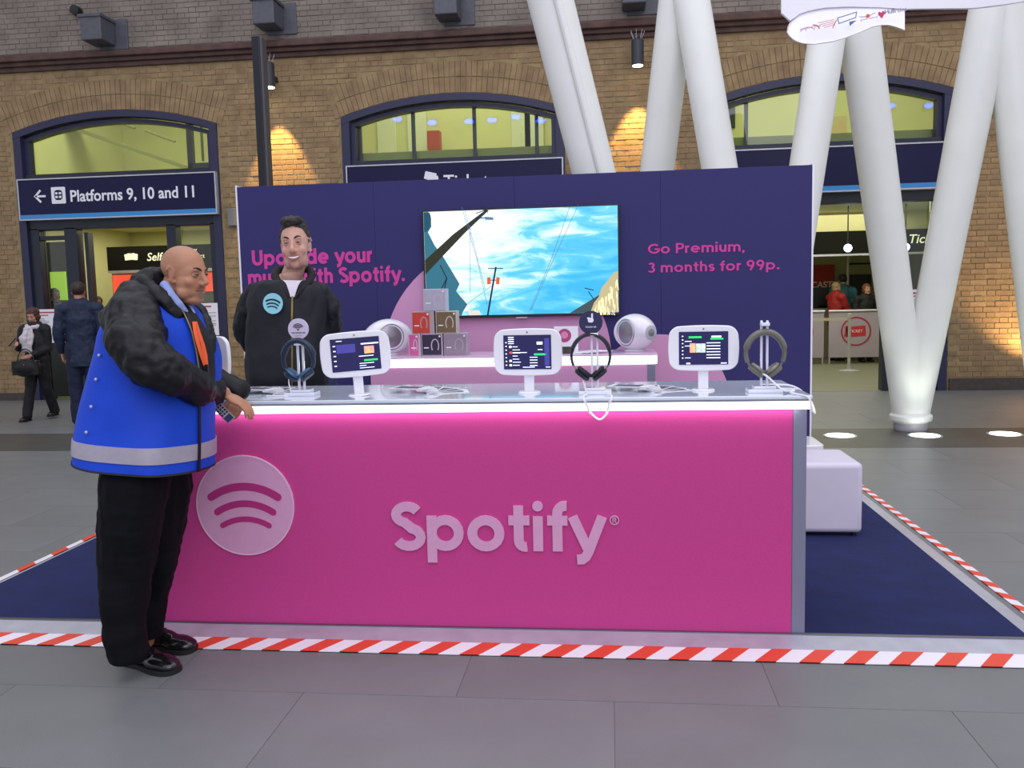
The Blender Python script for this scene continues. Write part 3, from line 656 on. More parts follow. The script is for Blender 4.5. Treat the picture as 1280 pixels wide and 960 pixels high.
e = MB(); ribbon(e, arc(0, -.02, .05, 160, 10, 10, .03), .005, .002, flatM(1007, 39)); ribbon(e, arc(.03, -.01, .05, 80, -10, 6, .03), .008, .002, flatM(1007, 39)); e.build('emblem_red_arc', mat('logo_red', 'd8808f', .6), t, 0, off=O)
text('virgin trains', .03, 'emblem_lettering', mat('logo_grey', 'a796b8', .6), t, flatM(998, 41), off=O)
e = MB(); [ribbon(e, [(-.06+k*.012, .02-k*.013), (.05, .022-k*.011)], .004, .002, flatM(1032, 33)) for k in range(4)]; ribbon(e, [(.02, -.03), (.055, .02)], .007, .002, flatM(1034, 33)); e.build('emblem_red_wing', mat('logo_coral', 'e08d80', .6), t, 0, off=O)
e = MB(); ribbon(e, [(-.06, .02), (.07, .035), (.06, .0), (-.055, -.018), (-.06, .02)], .006, .002, flatM(1056, 27)); e.prismM([(-.0, -.03), (.05, -.0), (.0, .0)], .002, flatM(1059, 30)); e.build('emblem_blue_frame', mat('logo_blue', '6078b4', .6), t, 0, off=O)
e = MB(); ribbon(e, [(-.055, .005), (0, -.004), (.05, .012)], .005, .002, flatM(1082, 23)); e.build('emblem_wings', mat('logo_slate', '858ca0', .6), t, 0, off=O)
MB().prismM(disc(.013, 16), .004, flatM(1082, 23, .001)).build('emblem_orange_disc', mat('logo_orange', 'e8664c', .6), t, 0, off=O)
text('grand central', .022, 'emblem_lettering', MATS['logo_grey'], t, flatM(1073, 29), off=O)
e = MB(); e.prismM([(0, -.028), (.022, .002), (.02, .018), (.008, .02), (0, .01), (-.008, .02), (-.02, .018), (-.022, .002)], .003, flatM(1099, 21)); e.build('emblem_heart', mat('logo_pink', 'd83a6e', .6), t, 0, off=O)
text('Hull', .042, 'emblem_lettering', mat('logo_navy', '5a5c94', .6), t, flatM(1103, 21), bold=.01, off=O); text('Trains', .042, 'emblem_lettering', MATS['logo_grey'], t, flatM(1111, 20), off=O)
# ------------------------------------------------------------------ carpeted stand platform
ZC = .03; CX0, CX1, CY0, CY1 = -3.17, 1.675, 3.6, 6.45
O = (0, CY0, 0); t = thing('carpet_platform', 'blue carpeted platform with aluminium ramp edges under the stand', 'platform', O)
MB().b2((CX0, CY0, 0), (CX1, CY1, ZC)).build('carpet', M_carpet, t, 0, off=O)
e0, ex = .215, .075
def wedge(a, b, c, d): # a,b inner top ; c,d outer ground
    mb = MB(); a, b, c, d = [Vector(p) for p in (a, b, c, d)]; g = lambda p: Vector((p.x, p.y, 0))
    mb.add([a, b, d, c, g(a), g(b)], [(0, 3, 2, 1), (0, 1, 5, 4), (0, 4, 3), (1, 2, 5), (3, 4, 5, 2)]); return mb
wedge((CX0-ex, CY0, ZC), (CX1+.02, CY0, ZC), (CX0-ex-.03, CY0-e0, .003), (CX1+.09, CY0-e0, .003)).build('front_ramp', M_alu, t, 0, off=O)
wedge((CX1, CY1, ZC), (CX1, CY0, ZC), (CX1+ex+.02, CY1, .003), (CX1+ex+.02, CY0-.1, .003)).build('side_ramp', M_alu, t, 0, off=O)
wedge((CX0, CY0, ZC), (CX0, CY1, ZC), (CX0-ex, CY0-.1, .003), (CX0-ex, CY1, .003)).build('side_ramp', M_alu, t, 0, off=O)
MB().b2((CX0, CY0-.006, ZC), (CX1, CY0+.012, ZC+.004)).build('edge_trim', mat('trim_metal', '8d8e96', .3, metal=.9), t, 0, off=O)
# tape: white strip with red slanting stripes, each stripe its own piece
def tape(a, b, wd, label, pitch, slope):
    a, b = Vector(a), Vector(b); d = (b-a).normalized(); nrm = Vector((-d.y, d.x, 0)); L = (b-a).length; O = tuple(a)
    t = thing('hazard_tape', label, 'tape', O)
    def quad(s0, s1, sk, z, name, m):
        P = [a+d*s0, a+d*s1, a+d*(s1+sk)+nrm*wd+Vector((0, 0, slope*wd)), a+d*(s0+sk)+nrm*wd+Vector((0, 0, slope*wd))]; MB().add([p+Vector((0, 0, z)) for p in P]+[p for p in P], [(0, 1, 2, 3), (7, 6, 5, 4), (0, 4, 5, 1), (1, 5, 6, 2), (2, 6, 7, 3), (3, 7, 4, 0)]).build(name, m, t, 0, off=O)
    quad(0, L, 0, .0025, 'white_strip', M_tw)
    s_ = .02
    while s_ < L-pitch*.9: quad(s_, s_+pitch*.47, wd*.85, .004, 'red_stripe', M_red); s_ += pitch
yt = CY0-e0
tape((-3.5, yt-.006, .003), (2.05, yt-.006, .003), .095, 'red and white hazard tape along the front edge of the platform', .168, .1256)
tape((CX1+ex+.1, yt+.05, .002), (CX1+ex+.1, 7.0, .002), .045, 'red and white hazard tape along the right edge of the platform', .168, 0)
tape((CX0-ex-.01, yt+.05, .002), (CX0-ex-.01, 7.0, .002), .04, 'red and white hazard tape along the left edge of the platform', .3, 0)
# ------------------------------------------------------------------ front counter
KX0, KX1, KY0, KY1, KT = -2.13, .79, 3.55+.06, 4.24, 1.028
KZ = ZC+.0006; KF = 3.61
O = ((KX0+KX1)/2, 3.9, KZ); ct = thing('display_counter', 'long pink fronted display counter with glowing white edge, the nearest counter', 'counter', O)
MB().b2((KX0+.03, KF, KZ), (KX1-.055, KF+.03, .985)).build('front_panel', M_pink, ct, 0, bev=.003, off=O)
MB().b2((KX1-.055, KF, KZ), (KX1, KF+.05, .985)).build('corner_profile', M_grey, ct, 0, bev=.004, off=O)
MB().b2((KX0, KF, KZ), (KX0+.03, KF+.05, .985)).build('corner_profile', M_grey, ct, 0, bev=.004, off=O)
for x in (KX0, KX1-.03): MB().b2((x, KF+.05, KZ), (x+.03, KY1, .985)).build('side_panel', M_navy, ct, 0, off=O)
MB().b2((KX0-.01, KF-.012, .972), (KX1+.012, KF+.03, 1.005)).build('light_strip', M_led, ct, 0, bev=.004, off=O)
MB().b2((KX0-.01, KF+.03, .985), (KX1+.01, KY1, 1.012)).build('top_carcass', M_white, ct, 0, off=O)
mt_top = mat('top_acrylic', 'dfe7f1', .1, coat=.6)
MB().b2((KX0-.015, KF-.015, 1.012), (KX1+.018, KY1, 1.028)).build('countertop', mt_top, ct, 0, bev=.004, off=O)
MB().b2((KX0-.01, KF-.016, 1.0055), (KX1+.013, KF-.006, 1.0115)).build('edge_line', mat('edge_grey', '7f8290', .4), ct, 0, off=O)
# emblem: disc with three sound waves cut in
def waves(r_, d, M, m, parent, off=None):
    for (hc, ye, sg, ww) in ((.68, .17, .21, .155), (.57, -.13, .17, .135), (.475, -.40, .13, .11)):
        R2 = (hc*hc+sg*sg)/(2*sg); an = math.degrees(math.asin(hc/R2)); pts = arc(0, ye+sg-R2, R2, 90+an, 90-an, 18); e = MB()
        ribbon(e, [(p[0]*r_, p[1]*r_) for p in pts], ww*r_, d, M)
        for p, b_ in ((pts[0], 0), (pts[-1], 1)):
            q = pts[1] if not b_ else pts[-2]; th = math.degrees(math.atan2(p[1]-q[1], p[0]-q[0])); e.prismM([(p[0]*r_+x, p[1]*r_+y) for x, y in arc(0, 0, ww*r_/2, th-90, th+90, 8)], d, M)
        e.build('sound_wave', m, parent, 40, off=off)
c_ = onY(307, 631.5, KF); rr = (onY(368, 631, KF)-onY(246, 631, KF)).x/2
MB().prismM(disc(rr, 64), .008, FACE(c_.x, KF, c_.z)).build('emblem_disc', M_lpink, ct, 40, off=O)
e = MB(); ribbon(e, arc(0, 0, rr-.003, 0, 360, 64), .005, .0095, FACE(c_.x, KF, c_.z)); e.build('emblem_rim', M_lpinke, ct, 40, off=O)
waves(rr, .0095, FACE(c_.x, KF, c_.z), mat('wave_magenta', 'b5287a', .6), ct, O)
a = onY(492, 686, KF); b = onY(757, 690, KF); cap = (onY(500, 627, KF)-onY(500, 686, KF)).z
lt = swrite('Spotify', cap, 'letter', M_lpink, ct, a.x, KF, a.z-.002, .01, .0, True, adv=(b.x-a.x), ws=1.15, off=O)
c_ = onY(768, 650, KF); e = MB(); ribbon(e, arc(0, 0, .018, 0, 360, 24), .004, .008, FACE(c_.x, KF, c_.z)); ribbon(e, [(-.006, -.01), (-.006, .01), (.003, .01), (.006, .005), (.003, 0), (-.006, 0)], .004, .008, FACE(c_.x, KF, c_.z)); ribbon(e, [(0, 0), (.007, -.01)], .004, .008, FACE(c_.x, KF, c_.z)); e.build('registered_mark', M_lpink, ct, 0, off=O)
area('counter_glow', (-.67, KF-.02, .972), (R(20), 0, 0), 2.85, .7, (1, .97, 1), .02)
# ------------------------------------------------------------------ backdrop
BY = 6.3; BX0, BX1, BT = onY(296, 233, BY).x, onY(1015.5, 207, BY).x, 2.305
O = ((BX0+BX1)/2, BY, ZC); bd = thing('backdrop', 'tall navy exhibition backdrop with pink print behind the stand', 'backdrop', O)
np_ = 4
for k in range(np_):
    x0 = BX0+(BX1-BX0)*k/np_; x1 = BX0+(BX1-BX0)*(k+1)/np_
    MB().b2((x0+.0003, BY, ZC), (x1-.0003, BY+.08, BT)).build('panel', M_navy, bd, 0, bev=.002, off=O)
MB().b2((BX0-.012, BY-.003, ZC), (BX0, BY+.083, BT+.012)).build('edge_trim', M_white, bd, 0, off=O); MB().b2((BX1, BY-.003, ZC), (BX1+.012, BY+.083, BT+.012)).build('edge_trim', M_white, bd, 0, off=O)
c_ = onY(620, 450, BY); r_ = 144/F*6.35; MB().prismM(disc(r_, 72), .003, FACE(c_.x, BY, c_.z)).build('pink_circle', M_ppink, bd, 40, off=O)
c_ = onY(824, 505, BY); r_ = 86/F*6.35; MB().prismM(disc(r_, 56), .0035, FACE(c_.x, BY, c_.z)).build('pink_circle', M_ppink, bd, 40, off=O)
def bline(s, xa, xb, yb, yc, ws=1):
    a, b = onY(xa, yb, BY), onY(xb, yb, BY); cap = (onY(xa, yc, BY)-a).z
    zb = onY((xa+xb)/2, yb-.022*((xb-xa)/2), BY).z
    swrite(s, cap, 'lettering', M_tpink, bd, a.x, BY, a.z, .003, .03, adv=(b.x-a.x)*1.01, ws=ws, off=O)
bline('Upgrade your', 316, 466, 332, 313, 1.28)
bline('music with Spotify.', 311, 506, 356.5, 337.5, 1.28)
M2 = GL
bline('Go Premium,', 810, 931, 317.5, 305)
bline('3 months for 99p.', 810, 974, 341, 328.5)
# ------------------------------------------------------------------ television
TX0, TX1 = onY(527, 259, BY-.06).x, onY(774, 259, BY-.06).x; TZ0, TZ1 = 1.305, 2.08; TY = BY-.062
O = ((TX0+TX1)/2, BY, TZ0); tv = thing('television', 'large flat television showing a blue sky and utility poles on the backdrop', 'television', O)
MB().b2((TX0, TY, TZ0), (TX1, TY+.035, TZ1)).build('housing', M_black, tv, 0, bev=.003, off=O)
MB().b2((TX0+.3, TY+.035, TZ0+.2), (TX1-.3, BY, TZ1-.2)).build('wall_mount', M_black, tv, 0, off=O)
MB().b2(((TX0+TX1)/2-.04, TY-.002, TZ0-.008), ((TX0+TX1)/2+.04, TY+.02, TZ0)).build('status_bar', M_alu, tv, 0, off=O)
def skymat():
    m = bpy.data.materials.new('screen_sky'); m.use_nodes = True; nt = m.node_tree; b = nt.nodes['Principled BSDF']; b.inputs['Roughness'].default_value = .15; b.inputs['Base Color'].default_value = (.02, .02, .02, 1)
    tc = nt.nodes.new('ShaderNodeTexCoord'); mp = nt.nodes.new('ShaderNodeMapping'); mp.inputs['Rotation'].default_value = (0, R(28), 0); mp.inputs['Scale'].default_value = (2.2, 1, 9)
    n = nt.nodes.new('ShaderNodeTexNoise'); n.inputs['Scale'].default_value = 1.3; n.inputs['Detail'].default_value = 8; n.inputs['Roughness'].default_value = .6; n.inputs['Distortion'].default_value = .6
    nt.links.new(tc.outputs['Object'], mp.inputs[0]); nt.links.new(mp.outputs[0], n.inputs[0])
    sx = nt.nodes.new('ShaderNodeSeparateXYZ'); nt.links.new(tc.outputs['Object'], sx.inputs[0])
    # picture content: whiter cloud towards the picture's upper left, deep blue lower right
    ma = nt.nodes.new('ShaderNodeMath'); ma.operation = 'MULTIPLY_ADD'; ma.inputs[1].default_value = -.30; nt.links.new(sx.outputs['X'], ma.inputs[0]); nt.links.new(n.outputs['Fac'], ma.inputs[2])
    mb_ = nt.nodes.new('ShaderNodeMath'); mb_.operation = 'MULTIPLY_ADD'; mb_.inputs[1].default_value = .30; nt.links.new(sx.outputs['Z'], mb_.inputs[0]); nt.links.new(ma.outputs[0], mb_.inputs[2])
    r_ = nt.nodes.new('ShaderNodeValToRGB'); e = r_.color_ramp.elements; e[0].position = .38; e[0].color = lin('2fb0ec'); e[1].position = .78; e[1].color = lin('f4ffff')
    e2 = r_.color_ramp.elements.new(.55); e2.color = lin('5fc8f2')
    e3 = r_.color_ramp.elements.new(.65); e3.color = lin('bdeaf8')
    nt.links.new(mb_.outputs[0], r_.inputs[0]); nt.links.new(r_.outputs[0], b.inputs['Emission Color']); b.inputs['Emission Strength'].default_value = .84; return m
sc = MB().b2((TX0+.012, TY-.002, TZ0+.02), (TX1-.012, TY, TZ1-.01)).build('screen', skymat(), tv, 0, off=O)
def tp_(px, py): a = onY(px, py, TY); return (a.x, a.z)
def pic(name, polys, m, k=1):
    mb = MB()
    for pl in polys: mb.prism([(min(max(x, TX0+.013), TX1-.013), min(max(z, TZ0+.021), TZ1-.011)) for x, z in [tp_(*p) for p in pl]][::1], TY-.002-.0006*k, TY-.0021)
    return mb.build(name, m, sc, 0, off=O)
def zz(px, py): return (500+px*300/1280, 240+py*300/1280)
E_ = lambda nm, c, s_=.8: mat(nm, c, .4, emit=s_, spec=.2)
pic('picture_building', [[zz(122, 90), zz(148, 110), zz(165, 150), zz(168, 185), zz(150, 215), zz(185, 285), zz(230, 345), zz(318, 490), zz(300, 530), zz(360, 600), zz(335, 640), zz(330, 665), zz(122, 665)]], E_('pic_teal', '2f6271', .6), 1)
pic('picture_roundel', [[(zz(118, 150)[0]+12*math.cos(a)*.95, zz(118, 150)[1]+16*math.sin(a)) for a in np.linspace(-1.57, 1.57, 14)]], E_('pic_teal_dark', '1d4a58', .5), 2)
pic('picture_low_wall', [[zz(360, 630), zz(420, 630), zz(435, 660), zz(370, 660)]], E_('pic_stone', 'b9b2a2'), 2)
pic('picture_leaning_pole', [[zz(122, 365), zz(285, 225), zz(455, 72), zz(475, 72), zz(350, 215), zz(122, 440)]], E_('pic_pole', '2c2d22', .5), 3)
def wires(L, wd, name, m, k):
    mb = MB()
    for pts in L: ribbon(mb, [(tp_(*p)[0], tp_(*p)[1]) for p in pts], wd, .0006*k+.002, FACE(0, TY, 0))
    return mb.build(name, m, sc, 0, off=O)
wires([[zz(330, 80), zz(410, 360), zz(465, 600)], [zz(345, 95), zz(400, 300), zz(455, 520)], [zz(905, 80), zz(810, 350), zz(690, 640)], [zz(950, 70), zz(800, 400), zz(700, 630)], [zz(355, 600), zz(490, 500)], [zz(375, 180), zz(375, 540)]], .003, 'picture_wires', E_('pic_wire', '4d6a80', .5), 4)
wires([[zz(512, 400), zz(468, 658)]], .012, 'picture_far_pole', E_('pic_dark', '1c2733', .3), 5)
wires([[zz(470, 407), zz(550, 407)], [zz(480, 470), zz(525, 470)], [zz(405, 115), zz(500, 80)], [zz(400, 140), zz(455, 138)], [zz(985, 512), zz(1033, 524)], [zz(1005, 530), zz(1035, 575)], [zz(215, 390), zz(250, 460), zz(210, 540)], [zz(250, 460), zz(235, 530)], [zz(440, 75), zz(470, 110)]], .006, 'picture_crossarms', MATS['pic_dark'], 5)
pic('picture_street_lamp', [[zz(452, 132), zz(497, 135), zz(499, 149), zz(455, 148)], [zz(945, 55), zz(960, 55), zz(960, 70), zz(948, 72)]], E_('pic_lamp', '4f6a80', .6), 6)
pic('picture_transformer', [[zz(466, 455), zz(483, 455), zz(485, 492), zz(465, 492)]], E_('pic_orange', 'b5502c', .7), 6); pic('picture_transformer', [[zz(514, 455), zz(532, 455), zz(530, 492), zz(512, 492)]], E_('pic_orange', 'b5502c', .7), 6)
pic('picture_roof', [[zz(905, 658), zz(1060, 550), zz(1165, 520), zz(1165, 658)]], E_('pic_roof', '3b4a4a', .5), 1)
rn = random.Random(5); tr = MB()
pic('picture_tree_mass', [[zz(1015, 655), zz(1035, 590), zz(1060, 560), zz(1075, 510), zz(1110, 470), zz(1140, 430), zz(1168, 420), zz(1168, 655)]], E_('pic_tree', 'a39870', .7), 2)
L = []
for k in range(70):
    x = rn.uniform(1040, 1160); y = 655-rn.uniform(0, 1)*max(20, (x-1000)*1.25); L.append([zz(x, y), zz(min(1165, x+rn.uniform(-6, 8)), min(655, y+rn.uniform(20, 60)))])
wires(L, .004, 'picture_tree_strands', E_('pic_tree_light', 'd8d0a8', .75), 4)
# ------------------------------------------------------------------ rear shelf counter
SY0, SY1 = 5.62, 6.08
SX0, SX1 = onY(463, 460, SY0).x, onY(819, 450, SY0).x
zt = onY(700, 443.5, SY0).z; ST = zt
O = ((SX0+SX1)/2, (SY0+SY1)/2, ZC); sh = thing('rear_shelf_unit', 'light pink rear display unit with glowing shelf edge under the television', 'counter', O)
MB().b2((SX0, SY0, ZC), (SX1-.045, SY0+.03, ST-.07)).build('front_panel', M_ppink, sh, 0, off=O); MB().b2((SX1-.05, SY0-.003, ZC), (SX1, SY0+.04, ST-.07)).build('corner_profile', M_grey, sh, 0, off=O)
MB().b2((SX0, SY0+.03, ZC), (SX0+.03, SY1, ST-.07)).build('side_panel', M_ppink, sh, 0, off=O); MB().b2((SX1-.03, SY0+.04, ZC), (SX1, SY1, ST-.07)).build('side_panel', M_ppink, sh, 0, off=O)
MB().b2((SX0-.012, SY0-.015, ST-.065), (SX1+.012, SY0+.02, ST-.012)).build('light_strip', M_led, sh, 0, bev=.004, off=O)
MB().b2((SX0, SY0+.02, ST-.07), (SX1, SY1, ST-.012)).build('carcass', M_white, sh, 0, off=O)
MB().b2((SX0-.015, SY0-.018, ST-.012), (SX1+.015, SY1, ST)).build('shelf_top', mat('shelf_pink', 'dfc4dc', .15), sh, 0, bev=.003, off=O)
# product boxes in a pyramid
by = SY0+.1
def pbx(px0, px1, py, z, col, side, label, hh, wide=None):
    a = onY(px0, py, by); b = onY(px1, py, by); hw = (b.x-a.x)/2; O = ((a.x+b.x)/2, by+.05, z)
    t = thing('headphone_box', label, 'box', O, group='small product boxes stacked in a pyramid')
    MB().b2((-hw, -.05, 0), (hw, .06, hh)).build('carton', mat('carton_'+side, side, .5), t, 0, bev=.002)
    fw_ = hw*.74 if wide is None else hw*wide; off_ = -hw+.006
    MB().b2((off_, -.053, .006), (off_+2*fw_, -.05, hh-.006)).build('printed_face', mat('face_'+col, col, .35, var=.06, vscale=20), t, 0)
    hp = MB(); cx_ = off_+fw_*1.35; ribbon(hp, arc(cx_, hh*.45, fw_*.38, -40, 220, 12, hh*.3), .007, .0012, FACE(0, -.053, 0)); hp.build('headphone_print', mat('hpp_'+side, side, .4), t, 0)
    MB().b2((off_+.012, -.0545, hh*.34), (off_+.045, -.053, hh*.39)).build('name_print', M_txtw, t, 0)
    MB().b2((off_+2*fw_-.016, -.0545, hh-.024), (off_+2*fw_-.004, -.053, hh-.012)).build('corner_print', M_txtw, t, 0)
hB = .148
pbx(511, 526, 440, ST, 'd4609c', 'cbb9c6', 'pink fronted product box, bottom left of the pyramid', hB)
pbx(527, 553.5, 440, ST, '3b3448', 'c9bcc9', 'dark grey product box in the middle of the bottom row', hB, .9)
pbx(555, 584, 440, ST, '9a8a98', 'b3a5b3', 'grey product box, bottom right of the pyramid', hB, .92)
pbx(515, 543, 413, ST+hB, 'd2463c', 'b5a3a8', 'red product box on the left of the middle row', hB, .75)
pbx(545, 571, 413, ST+hB, '7a6448', 'cfc6b8', 'brown product box on the right of the middle row', hB, .92)
pbx(529.5, 557.5, 388, ST+2*hB, 'b9b4c4', 'c6bfd0', 'silver grey product box on top of the pyramid', hB, .92)
# small sign card, dark box and papers on the shelf
a = onY(707, 443, SY0+.2); O = (a.x, SY0+.2, ST); t = thing('promo_card', 'small white card with a round pink emblem behind the middle tablet', 'card', O)
MB().b2((-.075, 0, 0), (.085, .012, .175)).build('card', M_txtw, t, 0, bev=.002); MB().prismM(disc(.045, 24), .002, FACE(-.005, 0, .115)).build('pink_disc', mat('card_pink', 'b8447e', .5), t, 0); MB().prismM(disc(.024, 24), .003, FACE(-.005, 0, .118)).build('inner_disc', mat('card_pink2', 'dd8fb4', .5), t, 0)
a = onY(706, 443, SY0+.08); O = (a.x+.01, SY0+.08, ST); t = tag(MB().b2((O[0]-.06, O[1], ST), (O[0]+.04, O[1]+.06, ST+.045)).build('small_box', mat('box_brown', '4f4a35', .5, c2='2f2a2a', vscale=30), None, 0, bev=.002), 'small dark box lying on the rear shelf by the card', 'box')
for k in range(5):
    a = onY(724+k*6.5, 441, SY0+.12); Mz = Matrix.Rotation(R(-30+17*k), 3, 'Z')
    tag(MB().box((a.x, SY0+.13, ST+.002+.003*k), (.1, .14, .002), Mz).build('leaflet', M_txtw, None, 0), 'white leaflet lying flat on the rear shelf left of the speaker', 'leaflet', 'leaflets on the rear shelf')
# wireless speakers (egg shaped)
M_spk = mat('speaker_white', 'e9e7ee', .18, coat=.5); M_silver = mat('speaker_silver', '9a949c', .32, metal=.7)
def speaker(cx, cz_, Y, rz_, label):
    O = (cx, Y, ST); t = thing('wireless_speaker', label, 'speaker', O, rz=rz_)
    # egg along local y (front -y), flattened sides at +-x carry silver domes
    mb = MB(); N = 28; prof = []
    b_ = len(mb.v)
    for i in range(N+1):
        u = i/N; yy = -.16+.33*u; rr = .122*math.sin(math.pi*min(1, max(0, (u*.92+.05))))**.55
        for k in range(36):
            a = 2*math.pi*k/36; x = rr*math.cos(a); z = rr*math.sin(a)
            lim = .085; x = max(-lim, min(lim, x)); mb.v.append((x, yy, z+.128))
    for i in range(N):
        for k in range(36): mb.f.append((i*36+k, i*36+(k+1) % 36, (i+1)*36+(k+1) % 36, (i+1)*36+k))
    mb.f.append(tuple(range(35, -1, -1))); mb.f.append(tuple(N*36+k for k in range(36)))
    mb.build('shell', M_spk, t, 50)
    for s_ in (-1, 1):
        Mx = T(s_*.086, -.005, .128)@Matrix.Rotation(R(90*s_), 4, 'Y')
        MB().lathe([(0, .012), (.03, .011), (.06, .004), (.082, -.004), (.086, .004), (.09, 0), (.09, -.006), (0, -.006)], Mx, 36).build('side_driver', M_silver, t, 60)
    Mf = T(0, -.158, .128)@Matrix.Rotation(R(90), 4, 'X')
    MB().lathe([(0, .0), (.045, .0), (.047, .004), (.04, .006), (0, .006)], Mf, 32).build('front_ring', mat('ring_light', 'c9c6d0', .3, metal=.4), t, 60)
    MB().lathe([(0, .006), (.022, .006), (.024, .010), (.014, .012), (0, .014)], Mf, 24).build('tweeter', M_silver, t, 60)
    MB().lathe([(0, 0), (.07, 0), (.075, .006), (.05, .02), (0, .02)], T(0, 0, 0), 32).build('foot', M_spk, t)
a = onY(794, 440, SY0+.24); speaker(a.x, 0, SY0+.24, R(38), 'white egg shaped wireless speaker on the right end of the rear shelf')
a = onY(486, 440, SY0+.24); speaker(a.x, 0, SY0+.24, R(-58), 'white egg shaped wireless speaker half hidden by the left tablet')
# ------------------------------------------------------------------ tablets on stands
M_ui = mat('ui_white', 'e8ecff', .4, emit=.7); M_uig = mat('ui_green', '1ed760', .4, emit=.7); M_uir = mat('ui_red', 'd8434a', .4, emit=.6); M_uiy = mat('ui_yellow', 'e8b860', .4, emit=.7, c2='e87a8a', vscale=60); M_uib = mat('ui_blue', '3e3a8c', .4, emit=.45)
def tablet(px0, px1, py0, py1, pyb, rz_, label, ui, Y=3.93, roll=0):
    b = onZ((px0+px1)/2, pyb, 1.028); Y = b.y; a0, a1 = onY(px0, (py0+py1)/2, Y), onY(px1, (py0+py1)/2, Y); wd = (a1.x-a0.x)/math.cos(rz_); cz_ = onY((px0+px1)/2, (py0+py1)/2, Y).z-1.028
    hgt = (onY(px0, py0, Y)-onY(px0, py1, Y)).z; O = ((a0.x+a1.x)/2, Y, 1.028)
    t = thing('tablet_stand', label, 'tablet', O, rot=(0, roll, rz_))
    hgt -= abs(math.sin(rz_))*.02
    MB().lathe([(0, 0), (.05, 0), (.05, .004), (.045, .008), (0, .008)], T(0, .0, 0), 32).build('base', M_white, t)
    MB().b2((-.022, -.012, .006), (.022, .012, cz_)).build('stem', M_white, t, 0, bev=.006)
    MB().prismM(rrect(wd*.93, hgt*.93, .035, 6, .07), .022, FACE(0, -.012, cz_)).build('case', M_white, t, 40, bev=.004)
    sw, shh = wd*.69, hgt*.72
    s_ = MB().prismM(rrect(sw, shh, .002), .002, FACE(0, -.0345, cz_)).build('screen', M_screen, t, 0)
    def q(name, L, m, k=1):
        mb = MB()
        for (x, y, w2, h2) in L: mb.prismM([(sw*(x-.5), shh*(.5-y-h2)), (sw*(x+w2-.5), shh*(.5-y-h2)), (sw*(x+w2-.5), shh*(.5-y)), (sw*(x-.5), shh*(.5-y))], .0006*k, FACE(0, -.0365, cz_))
        mb.build(name, m, s_, 0)
    ui(q)
    MB().prismM(disc(.004, 12), .001, FACE(0, -.0345, cz_+shh*.58)).build('camera_dot', M_grey, t, 0)
rn = random.Random(9)
def ui1(q):
    q('list_text', [(.12, .06, .12, .02)]+[(.05, .2+.15*i, .05, .03) for i in range(5)]+[(.56, .56+.07*0, .3, .022), (.56, .78, .3, .02), (.56, .85, .14, .02), (.56, .92, .3, .02), (.62, .18, .36, .04)], M_ui)
    q('dim_block', [(.12, .18, .38, .26)], M_uib); q('album_cover', [(.68, .28, .2, .22)], M_uiy); q('play_button', [(.66, .68, .28, .05)], M_uig)
def ui2(q):
    L = [(.1, .05+.06*i, .12, .025) for i in range(4)]+[(.19, .33+.09*i, rn.uniform(.1, .2), .02) for i in range(7)]+[(.19, .5, .3, .02)]+[(.55, .64+.08*i, .16, .022) for i in range(4)]+[(.04, .2+.11*i, .03, .03) for i in range(7)]+[(.4, .93, .25, .02), (.88, .93, .1, .02), (.72, .42, .1, .02)]
    q('list_text', L, M_ui); q('list_icon', [(.12, .31, .05, .06), (.12, .72, .05, .06), (.12, .85, .05, .06), (.7, .2, .12, .08)], mat('ui_pale', 'f0efe0', .4, emit=.75)); q('red_icon', [(.12, .48, .06, .06)], M_uir); q('play_button', [(.64, .54, .25, .055)], M_uig); q('blue_beam', [(.86, .1, .1, .8)], M_uib)
def ui3(q):
    q('list_text', [(.06, .12+.11*i, .03, .03) for i in range(7)]+[(.12, .28, .14, .02), (.12, .42, .12, .02), (.12, .78, .12, .02)]+[(.56, .33+.09*i, .28, .025) for i in range(6)]+[(.15, .94, .08, .04), (.85, .94, .12, .03), (.66, .13, .2, .05)], M_ui)
    q('album_cover', [(.22, .35, .12, .28)], M_uiy); q('cover_art', [(.35, .36, .19, .27)], mat('ui_art', '8fa9b5', .4, emit=.6, c2='dfe8e0', vscale=90)); q('play_button', [(.2, .14, .26, .055), (.64, .2, .26, .045)], M_uig)
tablet(214, 300, 418, 475, 498, R(-22), 'white framed tablet on a stand, behind the guard in the blue vest', ui2)
tablet(407, 488, 413, 471, 494, R(17), 'white framed tablet on a stand, angled, beside the smiling man', ui1, roll=R(-3))
tablet(618, 704, 410, 469, 491, R(-4), 'white framed tablet on a stand in the middle of the counter', ui2)
tablet(835, 923, 406, 463, 488, R(-3), 'white framed tablet on a stand, rightmost on the counter', ui3)
